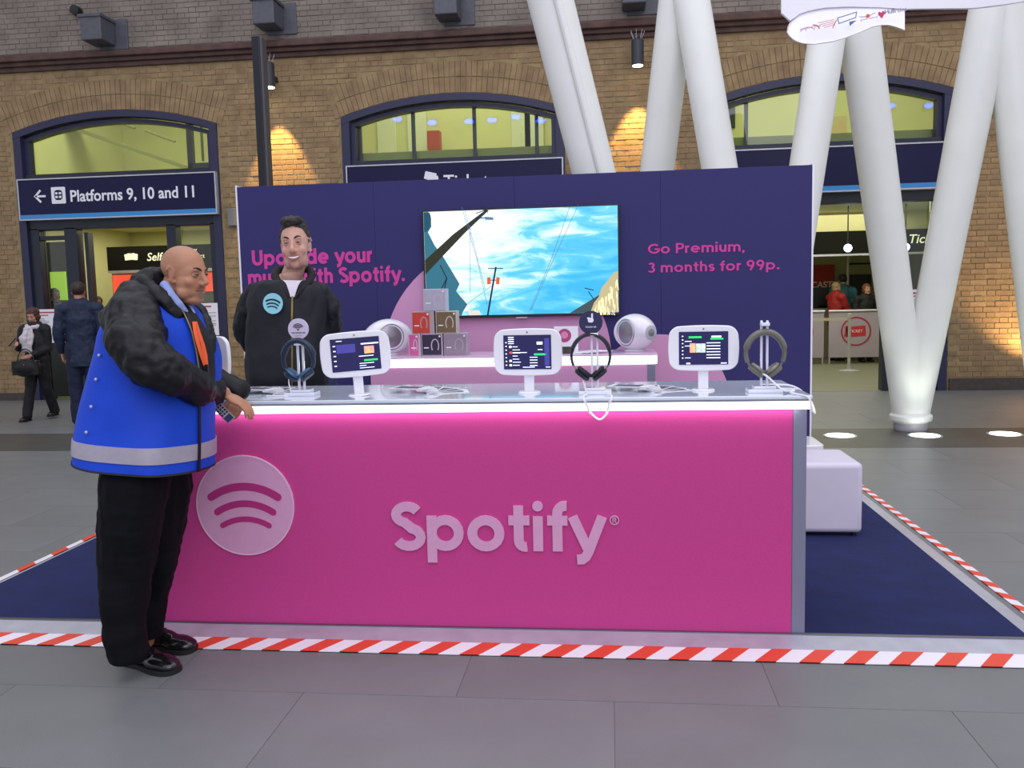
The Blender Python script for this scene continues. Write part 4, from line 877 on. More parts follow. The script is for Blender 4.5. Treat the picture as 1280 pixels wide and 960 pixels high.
# ------------------------------------------------------------------ headphone stands, headphones and cables
M_acr = mat('acrylic_white', 'eef0fa', .1, coat=.5); M_cable = mat('cable_white', 'f2f0f6', .4)
def hstand(pxb, pyb, ztop, label, pxr=None):
    b = onZ(pxb, pyb, 1.028); O = (b.x, b.y, 1.028); t = thing('headphone_stand', label, 'stand', O)
    MB().b2((-.07, -.045, 0), (.07, .045, .016)).build('base', M_acr, t, 0, bev=.003); MB().b2((-.045, -.03, .016), (.045, .03, .028)).build('base_step', M_acr, t, 0, bev=.003)
    for x in (-.012, .012): MB().b2((x-.0045, -.006, .028), (x+.0045, .006, ztop)).build('rod', M_acr, t, 0, bev=.001)
    MB().b2((-.017, -.035, ztop-.022), (.017, .01, ztop-.008)).build('hook', M_acr, t, 0, bev=.002)
    return t, O
def headphones(O, z, rx, rz, col, edge, label, pads=0, th=.009):
    o = (O[0], O[1]-.022, O[2]+z); t = thing('headphones', label, 'headphones', o)
    pts = [(rx*math.sin(a), 0, rz*math.cos(a)-rz) for a in np.linspace(-2.0, 2.0, 29)]
    MB().tube(pts, [th if 4 < i < 24 else th*.65 for i in range(29)], 10, flat=1.7).build('headband', col, t)
    for s_ in (-1, 1):
        a = 2.0*s_; e = Vector((rx*math.sin(a), 0, rz*math.cos(a)-rz)); e2 = Vector((s_*(.045), 0, -2*rz+.006))
        MB().tube([e, e2], .0042, 8).build('arm', edge, t)
        c = Vector((s_*.036, 0, -2*rz+.014)); Mx = Matrix.Translation(c)@Matrix.Rotation(R(-38*s_), 4, 'Y')@Matrix.Rotation(R(0), 4, 'X')
        MB().lathe([(0, -.012), (.032, -.012), (.036, -.006), (.036, .002), (.030, .006), (0, .006)], Mx, 28).build('ear_cup', col, t)
        MB().lathe([(0, .006), (.031, .006), (.036, .013), (.031, .021), (.015, .018), (0, .016)], Mx, 28).build('ear_pad', mat('pad_'+edge.name, '26262e', .8) if pads else edge, t)
    return t
def cable(pts, label, m=M_cable, r_=.0032):
    P = [Vector(p) for p in pts]; Q = []
    for i in range(len(P)-1):
        p0, p1, p2, p3 = P[max(i-1, 0)], P[i], P[i+1], P[min(i+2, len(P)-1)]
        for k in range(8):
            s_ = k/8; Q.append(.5*((2*p1)+(-p0+p2)*s_+(2*p0-5*p1+4*p2-p3)*s_*s_+(-p0+3*p1-3*p2+p3)*s_**3))
    Q.append(P[-1]); return tag(MB().tube(Q, r_, 8).build('cable', m, None), label, 'cable')
def disc_sign(O, z, col, label_m, r_, t):
    MB().lathe([(0, 0), (r_, 0), (r_, .008), (0, .008)], T(.0, -.006, z)@Matrix.Rotation(R(90), 4, 'X'), 40).build('sign_disc', col, t)
M_hpblue = mat('hp_navy', '1c2c40', .4); M_hpdark = mat('hp_black', '1d1b28', .4); M_hpsil = mat('hp_silver', '8e8c98', .3, metal=.6); M_hpol = mat('hp_olive', '6e6c62', .4); M_hpol2 = mat('hp_olive2', '8a887c', .35, metal=.3)
# 1 navy with white round sign
t, O = hstand(378, 494, .25, 'acrylic headphone stand with pale round wireless sign, before the smiling man')
c_ = onY(374, 411, O[1]); zc = c_.z-1.028; dx = c_.x-O[0]
MB().lathe([(0, 0), (.047, 0), (.047, .008), (0, .008)], T(dx, -.006, zc)@Matrix.Rotation(R(90), 4, 'X'), 40).build('sign_disc', mat('sign_lilac', 'd6cbe0', .4), t)
e = MB(); [ribbon(e, arc(dx, zc-.002, r_, 25, 155, 10), .0028, .001, FACE(0, -.0145, 0)) for r_ in (.009, .0145, .020, .0255)]; e.prismM(disc(.004, 12, dx, zc-.003), .001, FACE(0, -.0145, 0)); e.build('sign_waves', M_black, t, 0)
text('THE WIRELESS ONE', .0075, 'sign_lettering', M_black, t, FACE(dx, -.0145, zc-.020), align='CENTER', bold=.01, d=.001); text('try without wires', .005, 'sign_lettering', M_grey, t, FACE(dx, -.0145, zc-.032), align='CENTER', d=.001)
c_ = onY(372, 426, O[1]-.022); headphones((c_.x, O[1], 1.028), c_.z-1.028, .070, .085, M_hpblue, mat('hp_blue_edge', '3d5f80', .35), 'navy headphones hanging in front of the smiling man', th=.014)
a = onY(361, 474, O[1]-.03); cable([a, a+Vector((.0, 0, -.02)), (a.x+.005, a.y, 1.033), (a.x-.03, a.y-.03, 1.032), (a.x-.1, a.y-.02, 1.032)], 'grey white cable under the navy headphones')
# 2 black with navy pointing sign
t, O = hstand(744, 492, .27, 'acrylic headphone stand with navy round pointing hand sign')
c_ = onY(738.5, 403, O[1]); zc = c_.z-1.028; dx = c_.x-O[0]
MB().lathe([(0, 0), (.050, 0), (.050, .008), (0, .008)], T(dx, -.006, zc)@Matrix.Rotation(R(90), 4, 'X'), 40).build('sign_disc', mat('sign_navy', '232150', .4), t)
e = MB(); e.prismM(rrect(.024, .02, .008), .001, FACE(dx, -.0145, zc+.01)); e.prismM(rrect(.007, .026, .003), .0014, FACE(dx+.006, -.0145, zc+.026)); e.prismM(rrect(.012, .008, .003), .0014, FACE(dx-.009, -.0145, zc+.018)); e.build('pointing_hand', M_txt, t, 0)
text('TOUCH ME', .009, 'sign_lettering', M_txt, t, FACE(dx, -.0145, zc-.022), align='CENTER', bold=.015, d=.001)
c_ = onY(738, 418, O[1]-.022); headphones((c_.x, O[1], 1.028), c_.z-1.028, .082, .092, M_hpdark, M_hpsil, 'black headphones with silver arms in the middle of the counter', pads=1)
yb = KF-.024; a = onY(729, 475, O[1]-.03); b = onY(733, 505, yb); c = onY(761, 505, yb)
g1, g2, g3 = onY(738, 516, yb), onY(749, 524.5, yb), onY(758, 518, yb)
cable([a, a+Vector((.01, -.0, -.04)), (b.x+.0, O[1]-.08, 1.034), (b.x-.01, KF+.01, 1.034), (b.x-.01, yb, 1.02), b, g1, g2, g3, c, (c.x+.01, yb, 1.02), (c.x+.01, KF+.01, 1.034), (O[0]+.04, O[1]-.07, 1.034)], 'white cable looping down over the counter edge below the black headphones', r_=.0045)
# 3 olive
t, O = hstand(955, 490, .30, 'acrylic headphone stand without sign at the right end of the counter')
c_ = onY(955, 415, O[1]-.022); headphones((O[0], O[1], 1.028), c_.z-1.028, .078, .088, M_hpol, M_hpol2, 'olive grey headphones at the right end of the counter', th=.014)
a = onY(948, 466, O[1]-.03); e_ = onY(1003, 512, 3.585)
cable([a, (a.x+.03, a.y-.02, 1.10), (a.x+.09, a.y-.05, 1.045), (a.x+.15, KF+.12, 1.034), (a.x+.12, KF+.05, 1.034), (KX1-.05, KF+.0, 1.034), (KX1-.0, KF-.022, 1.02), (KX1+.01, KF-.03, .975), (KX1+.028, KF-.01, .955), (KX1+.03, KF+.1, 1.0), (KX1-.0, KF+.3, 1.034), (KX1-.12, KF+.36, 1.034)], 'white cable trailing over the right corner of the counter', r_=.0042)
# ------------------------------------------------------------------ leaflet fans on the counter
M_paper = mat('leaflet_paper', 'efeef4', .35); M_pr = mat('leaflet_print', '7b7686', .4, c2='3c3a46', vscale=55)
def fan(px, py, n, a0, a1, label, group):
    b = onZ(px, py, 1.028)
    for k in range(n):
        an = R(a0+(a1-a0)*k/(n-1)); z = 1.0285+.0035*k
        o = (b.x, b.y, z); d = Vector((math.cos(an), math.sin(an)))*.085
        t = thing('leaflet', label, 'leaflet', (b.x+d.x, b.y+d.y*.6, z), an, group)
        MB().box((0, 0, .001), (.19, .095, .0022)).build('sheet', M_paper, t, 0); MB().box((.012, 0, .0024), (.12, .078, .0006)).build('printed_panel', M_pr, t, 0)
fan(345, 492, 7, 20, 165, 'thin leaflet in the fan near the guard\'s hands', 'leaflets in the left fan')
fan(536, 491, 7, 15, 165, 'thin leaflet in the fan between the angled and the middle tablet', 'leaflets in the middle fan')
fan(812, 489, 7, 20, 160, 'thin leaflet in the fan left of the rightmost tablet', 'leaflets in the right fan')
# ------------------------------------------------------------------ white stool and low table
M_leather = mat('white_leatherette', 'dcd4e4', .45, var=.02, vscale=8, bump=.1, bscale=300)
O = (1.19, 5.33, ZC); t = thing('cube_stool', 'white upholstered cube stool right of the pink counter', 'stool', O)
MB().box((0, 0, .225), (.48, .48, .41)).build('cushion', M_leather, t, 40, bev=.03, seg=4)
for sx in (-1, 1):
    for sy in (-1, 1): MB().lathe([(0, 0), (.015, 0), (.015, .025), (0, .025)], T(sx*.2, sy*.2, 0), 12).build('foot', M_black, t)
a = onZ(1034, 557, .44); O = (a.x-.22, a.y+.2, ZC); t = thing('low_table', 'low white table with rounded corners behind the cube stool', 'table', O)
MB().prismM(rrect(.42, .4, .06), .04, T(-.0, 0, .37)).build('table_top', M_white, t, 40, bev=.006); MB().b2((-.18, -.17, 0), (.18, .17, .36)).build('table_body', M_white, t, 0, bev=.01)
# ------------------------------------------------------------------ blue spot lamps high in the hall behind the viewer (seen as glass reflections)
M_bl = mat('lamp_deep_blue', '1636ff', .4, emit=42)
for px, py in ((445, 152), (497, 149), (540, 153), (586, 152), (615, 150), (645, 146), (676, 151), (690, 146), (1113, 132), (1162, 132)):
    g = onY(px, py, YF); d = (g-CP); k = 20/d.y; p_ = Vector((g.x+d.x*k, g.y-20, g.z+d.z*k))
    O = tuple(p_); t = thing('hall_spotlight', 'blue stage lamp high in the hall behind the viewer', 'lamp', O, group='blue hall lamps')
    MB().ell((0, 0, 0), (.17, .06, .08)).build('lens', M_bl, t); MB().box((0, -.15, 0), (.4, .2, .3)).build('body', M_black, t, 0, bev=.02)
#PEOPLE
# ------------------------------------------------------------------ people
M_skin = attrmat('skin', .5)
def head_shapes(B, M, fat=0, jaw=1.0, ears=1):
    e = lambda c, r, rot=None: B.ell((0, 0, 0), r, M@T(*c)@(rot or Matrix()), 24, 14)
    e((0, .014, .032), (.077, .094, .084)); e((0, -.015, .005), (.069, .074, .088)); e((0, -.028, -.035), (.060+fat*.012, .058, .068))
    e((0, -.026, -.072), (.052*jaw+fat*.014, .054, .042)); e((0, -.066, -.096), (.024*jaw, .020, .018)); e((0, -.078, .021), (.05, .010, .009))
    for s in (-1, 1):
        e((s*.037, -.055, -.030), (.026+fat*.006, .024, .024)); e((s*.012, -.094, -.037), (.010, .012, .008)); e((s*.044, -.03, -.078), (.02*jaw+fat*.012, .03, .03))
        if ears: ear(B, M, s)
    B.caps([(0, -.082, .014), (0, -.094, -.010), (0, -.106, -.030)], [.009, .010, .0125], M)
    B.ell((0, -.104, -.035), (.012, .012, .009), M)
    if fat: e((0, -.035, -.108), (.05, .05, .025))
def ear(B, M, s):
    B.ell((0, 0, 0), (.006, .013, .024), M@T(s*.073, .012, -.006)@Matrix.Rotation(R(-s*16), 4, 'Z'))
    pts = [(s*(.075+.007*max(0, -math.cos(a))), .016-.017*math.cos(a)*.95, .0+.030*math.sin(a)-.002) for a in np.linspace(2.6, -2.0, 9)]
    B.caps(pts, .0042, M); B.ell((s*.072, .004, -.034), (.005, .007, .009), M)
def paint(me, Minv, skin, rules):
    ca = me.color_attributes.new('tone', 'FLOAT_COLOR', 'POINT'); base = np.array(lin(skin)[:3]); out = np.empty((len(me.vertices), 4)); out[:] = 1
    for i, v in enumerate(me.vertices):
        p = Minv@v.co; c = base
        for fn, col in rules:
            a = fn(p)
            if a > 0: c = c*(1-a)+np.array(lin(col)[:3])*a
        out[i, :3] = c
    ca.data.foreach_set('color', out.ravel())
def sculpt(me, Minv, M, eye=.010, mouth=.0):
    M3 = M.to_3x3()
    for v in me.vertices:
        p = Minv@v.co
        if p.length > .2 or p.y > -.03: continue
        d = Vector((0, 0, 0))
        for s in (-1, 1):
            g = math.exp(-((p.x-s*.031)/.015)**2-((p.z-.002)/.010)**2); d.y += eye*g
            g = math.exp(-((p.x-s*.031)/.02)**2-((p.z-.022)/.006)**2); d.y -= .002*g
            g = math.exp(-((p.x-s*.034)/.007)**2-((p.z+.052)/.012)**2); d.y += .002*g
        g = math.exp(-((p.z+.0675)/.0035)**2)*math.exp(-(p.x/.028)**4); d.y += .004*g
        v.co += M3@d
    me.update()
M_eye = mat('eye_white', 'c9beb6', .3); M_iris = mat('iris_dark', '2b211a', .2)
def eyes(M, par, off, lid, iris=M_iris, squint=.3):
    for s in (-1, 1):
        c = (s*.031, -.0735, .001)
        e = MB().ell(c, (.0125, .0115, .0115), M, 20, 14).build('eye', M_eye, par, 60, off=off)
        MB().ell((s*.031, -.0835, .001), (.0062, .0032, .0062), M, 14, 8).build('iris', iris, e, 60)
        e.children[0].data.transform(Matrix.Translation(-Vector(off)))
        mb = MB()
        for top in (1, -1):
            b = len(mb.v); N = 12; K = 5
            for i in range(K+1):
                el = top*(R(90)-(R(90)-R(max(3, (24 if top > 0 else 17)-squint*(15 if top > 0 else 10))))*i/K)
                for k in range(N+1):
                    a = R(-180)+math.pi*k/N; mb.v.append(tuple(M@(Vector(c)+Vector((.0142*math.cos(el)*math.cos(a), .0135*math.cos(el)*math.sin(a), .0130*math.sin(el))))))
            for i in range(K):
                for k in range(N): mb.f.append((b+i*(N+1)+k, b+i*(N+1)+k+1, b+(i+1)*(N+1)+k+1, b+(i+1)*(N+1)+k))
        mb.build('eyelid', lid, par, 60, off=off)
        el = R(max(3, 24-squint*15)); la = MB(); la.tube([M@(Vector(c)+Vector((.0146*math.cos(el)*math.cos(a), .0141*math.cos(el)*math.sin(a), .0134*math.sin(el)))) for a in np.linspace(R(-165), R(-15), 9)], [.0006, .0012, .0014, .0014, .0014, .0014, .0014, .0012, .0006], 6); la.build('eyelash', M_iris, par, 60, off=off)
def brows(M, par, off, m, thick=.0035, tilt=0):
    for s in (-1, 1):
        pts = [(s*(.014+.034*t), -.092+.016*t*t+.0, .0215+.008*math.sin(t*2.4)+tilt*(.5-t)) for t in np.linspace(0, 1, 7)]
        mb = MB(); mb.tube([M@Vector(p) for p in pts], [thick*k for k in (.8, 1, 1.1, 1.1, .9, .7, .4)], 8, flat=.7); mb.build('eyebrow', m, par, 60, off=off)
def hair_cap(M, m, par, off, fn, name='hair', vox=.004, base=None, amp=.003, sc=60):
    B = MB(); base(B, M) if base else B.ell((0, .014, .034), (.0815, .0995, .0895), M, 32, 22)
    me = remesh(B, vox, 2); Mi = M.inverted(); bm = bmesh.new(); bm.from_mesh(me)
    bmesh.ops.delete(bm, geom=[v for v in bm.verts if not fn(Mi@v.co)], context='VERTS'); bm.to_mesh(me); bm.free()
    folds(me, amp, sc, 3, (1, .35, 1)); return place(name, me, m, par, 60, off=off)
def hand(B, M, side, curl=25, spread=1, thumb=35, s=1.0):
    # local: wrist at origin, fingers along -z, palm facing -y*?, thumb towards +x*side
    B.caps([(0, 0, .02*s), (0, 0, -.02*s)], [.024*s, .026*s], M, (1, .72, 1))
    B.ell((0, 0, -.052*s), (.040*s, .017*s, .047*s), M); B.ell((side*.022*s, -.006*s, -.035*s), (.018*s, .015*s, .028*s), M)
    for k, (x, L, r_) in enumerate(((.030, .072, .0088), (.0105, .080, .0090), (-.0095, .074, .0087), (-.028, .060, .0078))):
        p = Vector((side*x*s, 0, -.088*s)); an = R(curl*.4); pts = [Vector((side*x*.8*s, 0, -.06*s)), p.copy()]; sx = side*x*.6*spread
        for j, f_ in enumerate((.45, .32, .23)):
            an += R(curl)*(.7 if j == 0 else 1); p = p+Vector((sx*L*1.6, -math.sin(an)*L*f_, -math.cos(an)*L*f_))*s; pts.append(p.copy())
        B.caps(pts, [r_*s*1.05, r_*s*1.08, r_*s, r_*s*.92, r_*s*.82], M)
    a = R(thumb); B.caps([(side*.022*s, -.004*s, -.025*s), (side*(.022+.036*math.sin(a))*s, -.012*s, (-.025-.032*math.cos(a))*s), (side*(.022+.056*math.sin(a))*s, -.018*s, (-.025-.056*math.cos(a))*s), (side*(.022+.066*math.sin(a))*s, -.022*s, (-.025-.078*math.cos(a))*s)], [.013*s, .0115*s, .0102*s, .009*s], M)
def aim(o, d, palm):   # matrix: local -z along d, local -y along palm normal
    z = -Vector(d).normalized(); y = -(Vector(palm)-z*Vector(palm).dot(z)).normalized(); x = y.cross(z)
    return Matrix(((x.x, y.x, z.x, o[0]), (x.y, y.y, z.y, o[1]), (x.z, y.z, z.z, o[2]), (0, 0, 0, 1)))
def shoe_mb(toe, heel, w=.048, hgt=.075):
    toe, heel = Vector(toe), Vector(heel); d = toe-heel; L = d.length; B = MB(); a = math.atan2(d.y, d.x)-math.pi/2
    M = Matrix.Translation(heel)@Matrix.Rotation(a, 4, 'Z')@Matrix.Rotation(math.atan2(d.z, math.hypot(d.x, d.y)), 4, 'X')
    B.ell((0, L*.16, .045), (w*.78, .045, .045), M); B.ell((0, L*.42, .042), (w*.85, L*.3, .04), M); B.ell((0, L*.72, .032), (w*1.02, L*.27, .032), M); B.ell((0, L*.86, .028), (w*.9, L*.16, .026), M)
    B.caps([(0, L*.2, .06), (0, L*.2, .10)], [.042, .04], M)
    return B, M, L
def shoe(par, off, toe, heel, w=.048, laces=True, vox=.006, m=None):
    B, M, L = shoe_mb(toe, heel, w); me = cut(remesh(B, vox, 4), M@Vector((0, 0, .012)), M.to_3x3()@Vector((0, 0, -1)))
    o = place('shoe', me, m or M_shoe, par, 50, off=off)
    sl = MB(); pr = [(0, -.004)]+[(w*k, L*y) for k, y in ((.6, 0), (.82, .08), (.84, .25), (.8, .42), (.98, .6), (1.08, .74), (1.0, .88), (.7, .97), (.3, 1.005))]
    poly = [(x, y) for x, y in pr[1:]]+[(-x, y) for x, y in reversed(pr[1:])]
    sl.prismM(poly, .02, M); q = sl.build('sole', M_sole, o, 30, off=off)
    if laces:
        lc = MB()
        for k in range(4):
            y = L*(.42+.07*k); z = .084-.009*k; lc.tube([M@Vector((-.026, y, z-.008)), M@Vector((0, y+.004, z+.001)), M@Vector((.026, y, z-.008))], .003, 6)
        lc.build('laces', M_lace, o, 30, off=off, kind='stuff')
    return o
M_shoe = mat('shoe_black', '131316', .22, coat=.4); M_sole = mat('sole_black', '1a1918', .6); M_lace = mat('lace_dark', '2c2a30', .6)
SK = lambda col: mat('lid_'+col, col, .5)
class Loft:   # closed garment surface: rows of (left point, right point, half depth)
    def __init__(s, rows, yc, ex=2.3): s.rows = rows; s.yc = yc; s.ex = ex; s.c = {}
    def at(s, v, th, off=0):
        R_ = s.rows; n = len(R_)-1; v = min(max(v, 0), n); i = min(int(v), n-1); t = v-i; kk = round(v, 4)
        if kk not in s.c:
            q = [R_[min(max(j, 0), n)] for j in (i-1, i, i+1, i+2)]; w4 = (.5*(-t+2*t*t-t**3), .5*(2-5*t*t+3*t**3), .5*(t+4*t*t-3*t**3), .5*(-t*t+t**3))
            L = Vector(); Rr = Vector(); dp = 0
            for a_, k_ in zip(q, w4): L += Vector(a_[0])*k_; Rr += Vector(a_[1])*k_; dp += a_[2]*k_
            s.c[kk] = (L, Rr, dp)
        L, Rr, dp = s.c[kk]; c, sn = math.cos(th), math.sin(th); f_ = lambda x: math.copysign(abs(x)**(2/s.ex), x)
        hx = (Rr-L)/2; p = (L+Rr)/2+hx*f_(c); p.y += dp*f_(sn)
        if off: p += Vector((c*dp, sn*abs(hx.x), 0)).normalized()*off
        return p
    def mesh(s, v0, v1, nv, nt, off=0, fold=None):
        mb = MB()
        for i in range(nv+1):
            v = v0+(v1-v0)*i/nv
            for k in range(nt):
                th = 2*math.pi*k/nt; mb.v.append(tuple(s.at(v, th, off+(fold(v, th) if fold else 0))))
        for i in range(nv):
            for k in range(nt): mb.f.append((i*nt+k, i*nt+(k+1) % nt, (i+1)*nt+(k+1) % nt, (i+1)*nt+k))
        mb.f.append(tuple(range(nt-1, -1, -1))); mb.f.append(tuple(nv*nt+k for k in range(nt))); return mb
    def patch(s, v0, v1, th0, th1, off, thick=.003, nv=12, nt=6, fold=None):
        mb = MB(); f0 = th0 if callable(th0) else (lambda v: th0); f1 = th1 if callable(th1) else (lambda v: th1)
        for lay in (0, 1):
            for i in range(nv+1):
                v = v0+(v1-v0)*i/nv; A_, Z_ = f0(v), f1(v)
                for k in range(nt+1):
                    th = A_+(Z_-A_)*k/nt; mb.v.append(tuple(s.at(v, th, off+(thick if lay == 0 else 0)+(fold(v, th) if fold else 0))))
        w_ = nt+1; n = (nv+1)*w_
        for i in range(nv):
            for k in range(nt): q = (i*w_+k, i*w_+k+1, (i+1)*w_+k+1, (i+1)*w_+k); mb.f.append(q); mb.f.append(tuple(x+n for x in reversed(q)))
        for i in range(nv): mb.f.append((i*w_, (i+1)*w_, (i+1)*w_+n, i*w_+n)); mb.f.append((i*w_+nt, i*w_+nt+n, (i+1)*w_+nt+n, (i+1)*w_+nt))
        for k in range(nt): mb.f.append((k, k+n, k+1+n, k+1)); mb.f.append((nv*w_+k, nv*w_+k+1, nv*w_+k+1+n, nv*w_+k+n))
        return mb
from mathutils import noise as NZ
# ---------- the guard in the blue vest
GY = 3.20
def G(px, py, dy=0): return onY(px, py, GY+dy+.12*min(1, max(0, (575-py)/125)))
OG = (onZ(165, 838, 0).x, 3.2, 0)
sG = .9
phi = R(80)
MH = Matrix.Translation(G(231.5, 341.5, .0))@Matrix.Rotation(phi, 4, 'Z')@Matrix.Rotation(R(7), 4, 'X')@Matrix.Rotation(R(-3), 4, 'Y')@Matrix.Diagonal((.97, .92, .925, 1))
B = MB(); head_shapes(B, MH, fat=1, jaw=1.15)
B.caps([MH@Vector((0, .03, -.05)), G(217, 372, .01), G(205, 400, .02)], [.062, .068, .085])
# trunk and limbs under the clothes
B.caps([G(198, 402, .0), G(190, 450), G(182, 510), G(180, 570)], [.11, .15, .15, .10])
for dy, hx, kx, ax, ay in ((-.12, 165, 160, 160, 3.1), (.13, 192, 186, 181, 3.33)):
    B.caps([G(hx+6, 575, dy), onY(kx, 690, GY+dy), onY(ax, 800, ay)], [.07, .055, .04])
HR = G(280, 491, .13); HL = G(303, 490, .28)
B.caps([G(174, 395, -.14), G(171, 428, -.26), G(186, 450, -.30), G(215, 469, -.26), G(243, 482, -.13), G(262, 489, .02), HR], [.05, .045, .04, .036, .031, .027, .027]); B.caps([G(200, 398, .16), G(235, 455, .26), HL], [.07, .055, .032])
MHR = aim(HR+Vector((.0, .0, -.006)), (.9, .10, -.50), (-.35, .15, -.9)); hand(B, MHR, -1, 20, .6, 30, .95)
MHL = aim(HL, (-.22, -.50, -.84), (-.5, .6, .1)); hand(B, MHL, 1, 28, .3, 20, .9)
me = remesh(B, .0042, 3); MHi = MH.inverted(); sculpt(me, MHi, MH, .008)
gs = lambda p, c, r_: math.exp(-sum(((p[i]-c[i])/r_[i])**2 for i in range(3)))
def g_lips(p): return .75*max(0, 1-abs((p.z+.0675)/.008))*(1 if abs(p.x) < .024 and p.y < -.07 else 0)
def g_line(p): return .8*max(0, 1-abs(p.z+.0675+2*p.x*p.x)/.003)*(1 if abs(p.x) < .026 and p.y < -.07 else 0)
def g_nos_shade(p): return min(.8, gs(p, (.009, -.100, -.045), (.005, .008, .004))+gs(p, (-.009, -.100, -.045), (.005, .008, .004)))  # nostril shade painted into the skin colour as two dark spots
def g_stub(p): return min(.62, 1.4*max(gs(p, (0, -.09, -.054), (.022, .02, .006)), gs(p, (0, -.085, -.088), (.02, .03, .012)), .25*gs(p, (0, -.05, -.09), (.06, .06, .03)))) if p.length < .16 else 0
def g_cheek(p): return .25*max(gs(p, (.04, -.06, -.03), (.025, .03, .02)), gs(p, (-.04, -.06, -.03), (.025, .03, .02)), gs(p, (0, -.105, -.035), (.02, .02, .015)), gs(p, (-.085, .01, 0), (.012, .03, .035)), gs(p, (.085, .01, 0), (.012, .03, .035))) if p.length < .2 else 0
def g_scalp(p): return .30*min(1, max(0, (p.z-.03)/.03))*min(1, max(0, (p.y+.045)/.04)) if p.length < .2 else 0
paint(me, MHi, 'b98465', [(g_scalp, '8a6a5a'), (g_cheek, 'b0695a'), (g_stub, '4a3730'), (g_lips, '8a4f48'), (g_line, '3c211c'), (g_nos_shade, '3c211c')])
guard = place('person', me, M_skin, None, 60); guard.data.transform(Matrix.Translation(-Vector(OG))); guard.location = OG
tag(guard, 'bald guard in a blue vest over a black padded coat, leaning on the pink counter', 'person')
eyes(MH, guard, OG, SK('a87659'), squint=.8); brows(MH, guard, OG, mat('brow_dark', '2c201c', .8), .0035, -.004)
# vest
rows = [(G(105, 569), G(258, 586), .25), (G(106, 548), G(259, 560), .245), (G(110, 522), G(262, 532), .235), (G(115, 498), G(266, 500), .235), (G(121, 472), G(269, 470), .23), (G(129, 440), G(267, 438), .22), (G(135, 412), G(258, 412), .21), (G(148, 388), G(243, 390), .19), (G(166, 368), G(224, 372), .15), (G(182, 355), G(210, 358), .09)]
LV = Loft(rows, GY, 2.15)
def gf(v, th): return (.007*NZ.noise(Vector((math.cos(th)*2.2, math.sin(th)*2.2, v*.55)))+.005*math.sin(th*5+v*.8)*max(0, 1-v/7))
LV.mesh(0, 9, 60, 96, 0, gf).build('vest', mat('vest_blue', '0a42c4', .6, var=.05, vscale=6, bump=.15, bscale=90, spec=.3), guard, 60, off=OG)
M_refl = mat('reflective_silver', '9d97a4', .4, var=.05, vscale=40)
LV.mesh(.62, 1.32, 6, 96, .004, gf).build('reflective_band', M_refl, guard, 60, off=OG)
LV.mesh(-.0, .14, 2, 96, .004, gf).build('hem_piping', mat('piping_black', '14151c', .6), guard, 60, off=OG)
LV.patch(5.15, 6.25, R(-80), R(-58), .006, .003, fold=gf).build('reflective_patch', mat('reflective_blue', '6f7fb8', .4), guard, 60, off=OG)
M_coat = mat('coat_black', '0c0d11', .5, var=.15, vscale=20, bump=.2, bscale=40, spec=.35)
_c = {}
def th_col(L, px, v):
    k = (id(L), round(px, 2), round(v, 3))
    if k not in _c:
        def ex(th): d_ = L.at(v, th)-CP; return 640+F*d_.dot(RT)/d_.dot(FW)
        lo, hi = -2.9, -.06
        for _ in range(16):
            m_ = (lo+hi)/2
            if ex(m_) < px: lo = m_
            else: hi = m_
        _c[k] = (lo+hi)/2
    return _c[k]
def surf(L, px, py, off=0, v0=0, v1=9):
    lo, hi = v0, v1
    for _ in range(14):
        v = (lo+hi)/2; d_ = L.at(v, th_col(L, px, v))-CP
        if 480-F*d_.dot(UP)/d_.dot(FW) > py: lo = v
        else: hi = v
    return L.at(v, th_col(L, px, v), off)
ip = lambda v, xs_, ys_: float(np.interp(v, xs_, ys_))
LV.patch(3.0, 8.3, lambda v: th_col(LV, ip(v, (3, 4, 5, 6, 7, 8.3), (249, 247, 243, 236, 226, 208)), v), lambda v: th_col(LV, ip(v, (3, 4, 5, 6, 7, 8.3), (263, 266, 264, 256, 241, 214)), v), .006, .006, 26, 8, gf).build('coat_front', M_coat, guard, 60, off=OG)
LV.patch(.0, 3.1, lambda v: th_col(LV, 246.5, v), lambda v: th_col(LV, 249, v), .005, .004, 16, 2, gf).build('coat_edge', M_coat, guard, 60, off=OG)
LV.patch(3.4, 7.6, lambda v: th_col(LV, ip(v, (3, 4, 5, 6, 7, 8.3), (249, 247, 243, 236, 226, 208))-.8, v), lambda v: th_col(LV, ip(v, (3, 4, 5, 6, 7, 8.3), (249, 247, 243, 236, 226, 208))+.6, v), .012, .004, 20, 2, gf).build('coat_zip', mat('zip_brass', '8a7a58', .35, metal=.7), guard, 60, off=OG)
st = MB()
for px, py in ((127, 444), (123, 474), (117, 508), (111, 540)):
    MB().ell(surf(LV, px, py, .010), .0065, None, 10, 6).build('snap', M_alu, guard, 60, off=OG)
# padded sleeves and hood
B = MB(); B.caps([G(174, 385, -.10), G(167, 402, -.18), G(171, 428, -.26), G(186, 450, -.30), G(215, 469, -.26), G(243, 482, -.13), G(262, 489, .02), G(274, 491, .10), G(282, 492, .16)], [.10, .118, .112, .098, .086, .070, .056, .048, .044])
me = remesh(B, .008, 4); folds(me, .022, 9, 2, (1, 1, .8)); folds(me, .007, 26, 5)
me = cut(me, G(275, 491, .10), (.6, .75, -.2)); place('sleeve', me, M_coat, guard, 60, off=OG)
B = MB(); B.caps([G(200, 390, .12), G(212, 405, .18), G(240, 450, .22), G(270, 480, .25), G(299, 488, .272)], [.10, .10, .085, .065, .048])
me = remesh(B, .008, 4); folds(me, .018, 9, 7); place('sleeve', me, M_coat, guard, 60, off=OG)
B = MB(); B.caps([G(166, 372, -.02), G(178, 357, -.02), G(190, 348, 0), G(199, 343, .02)], [.052, .055, .05, .035]); B.caps([G(182, 362, .08), G(199, 350, .1), G(216, 352, .11)], [.05, .045, .035])
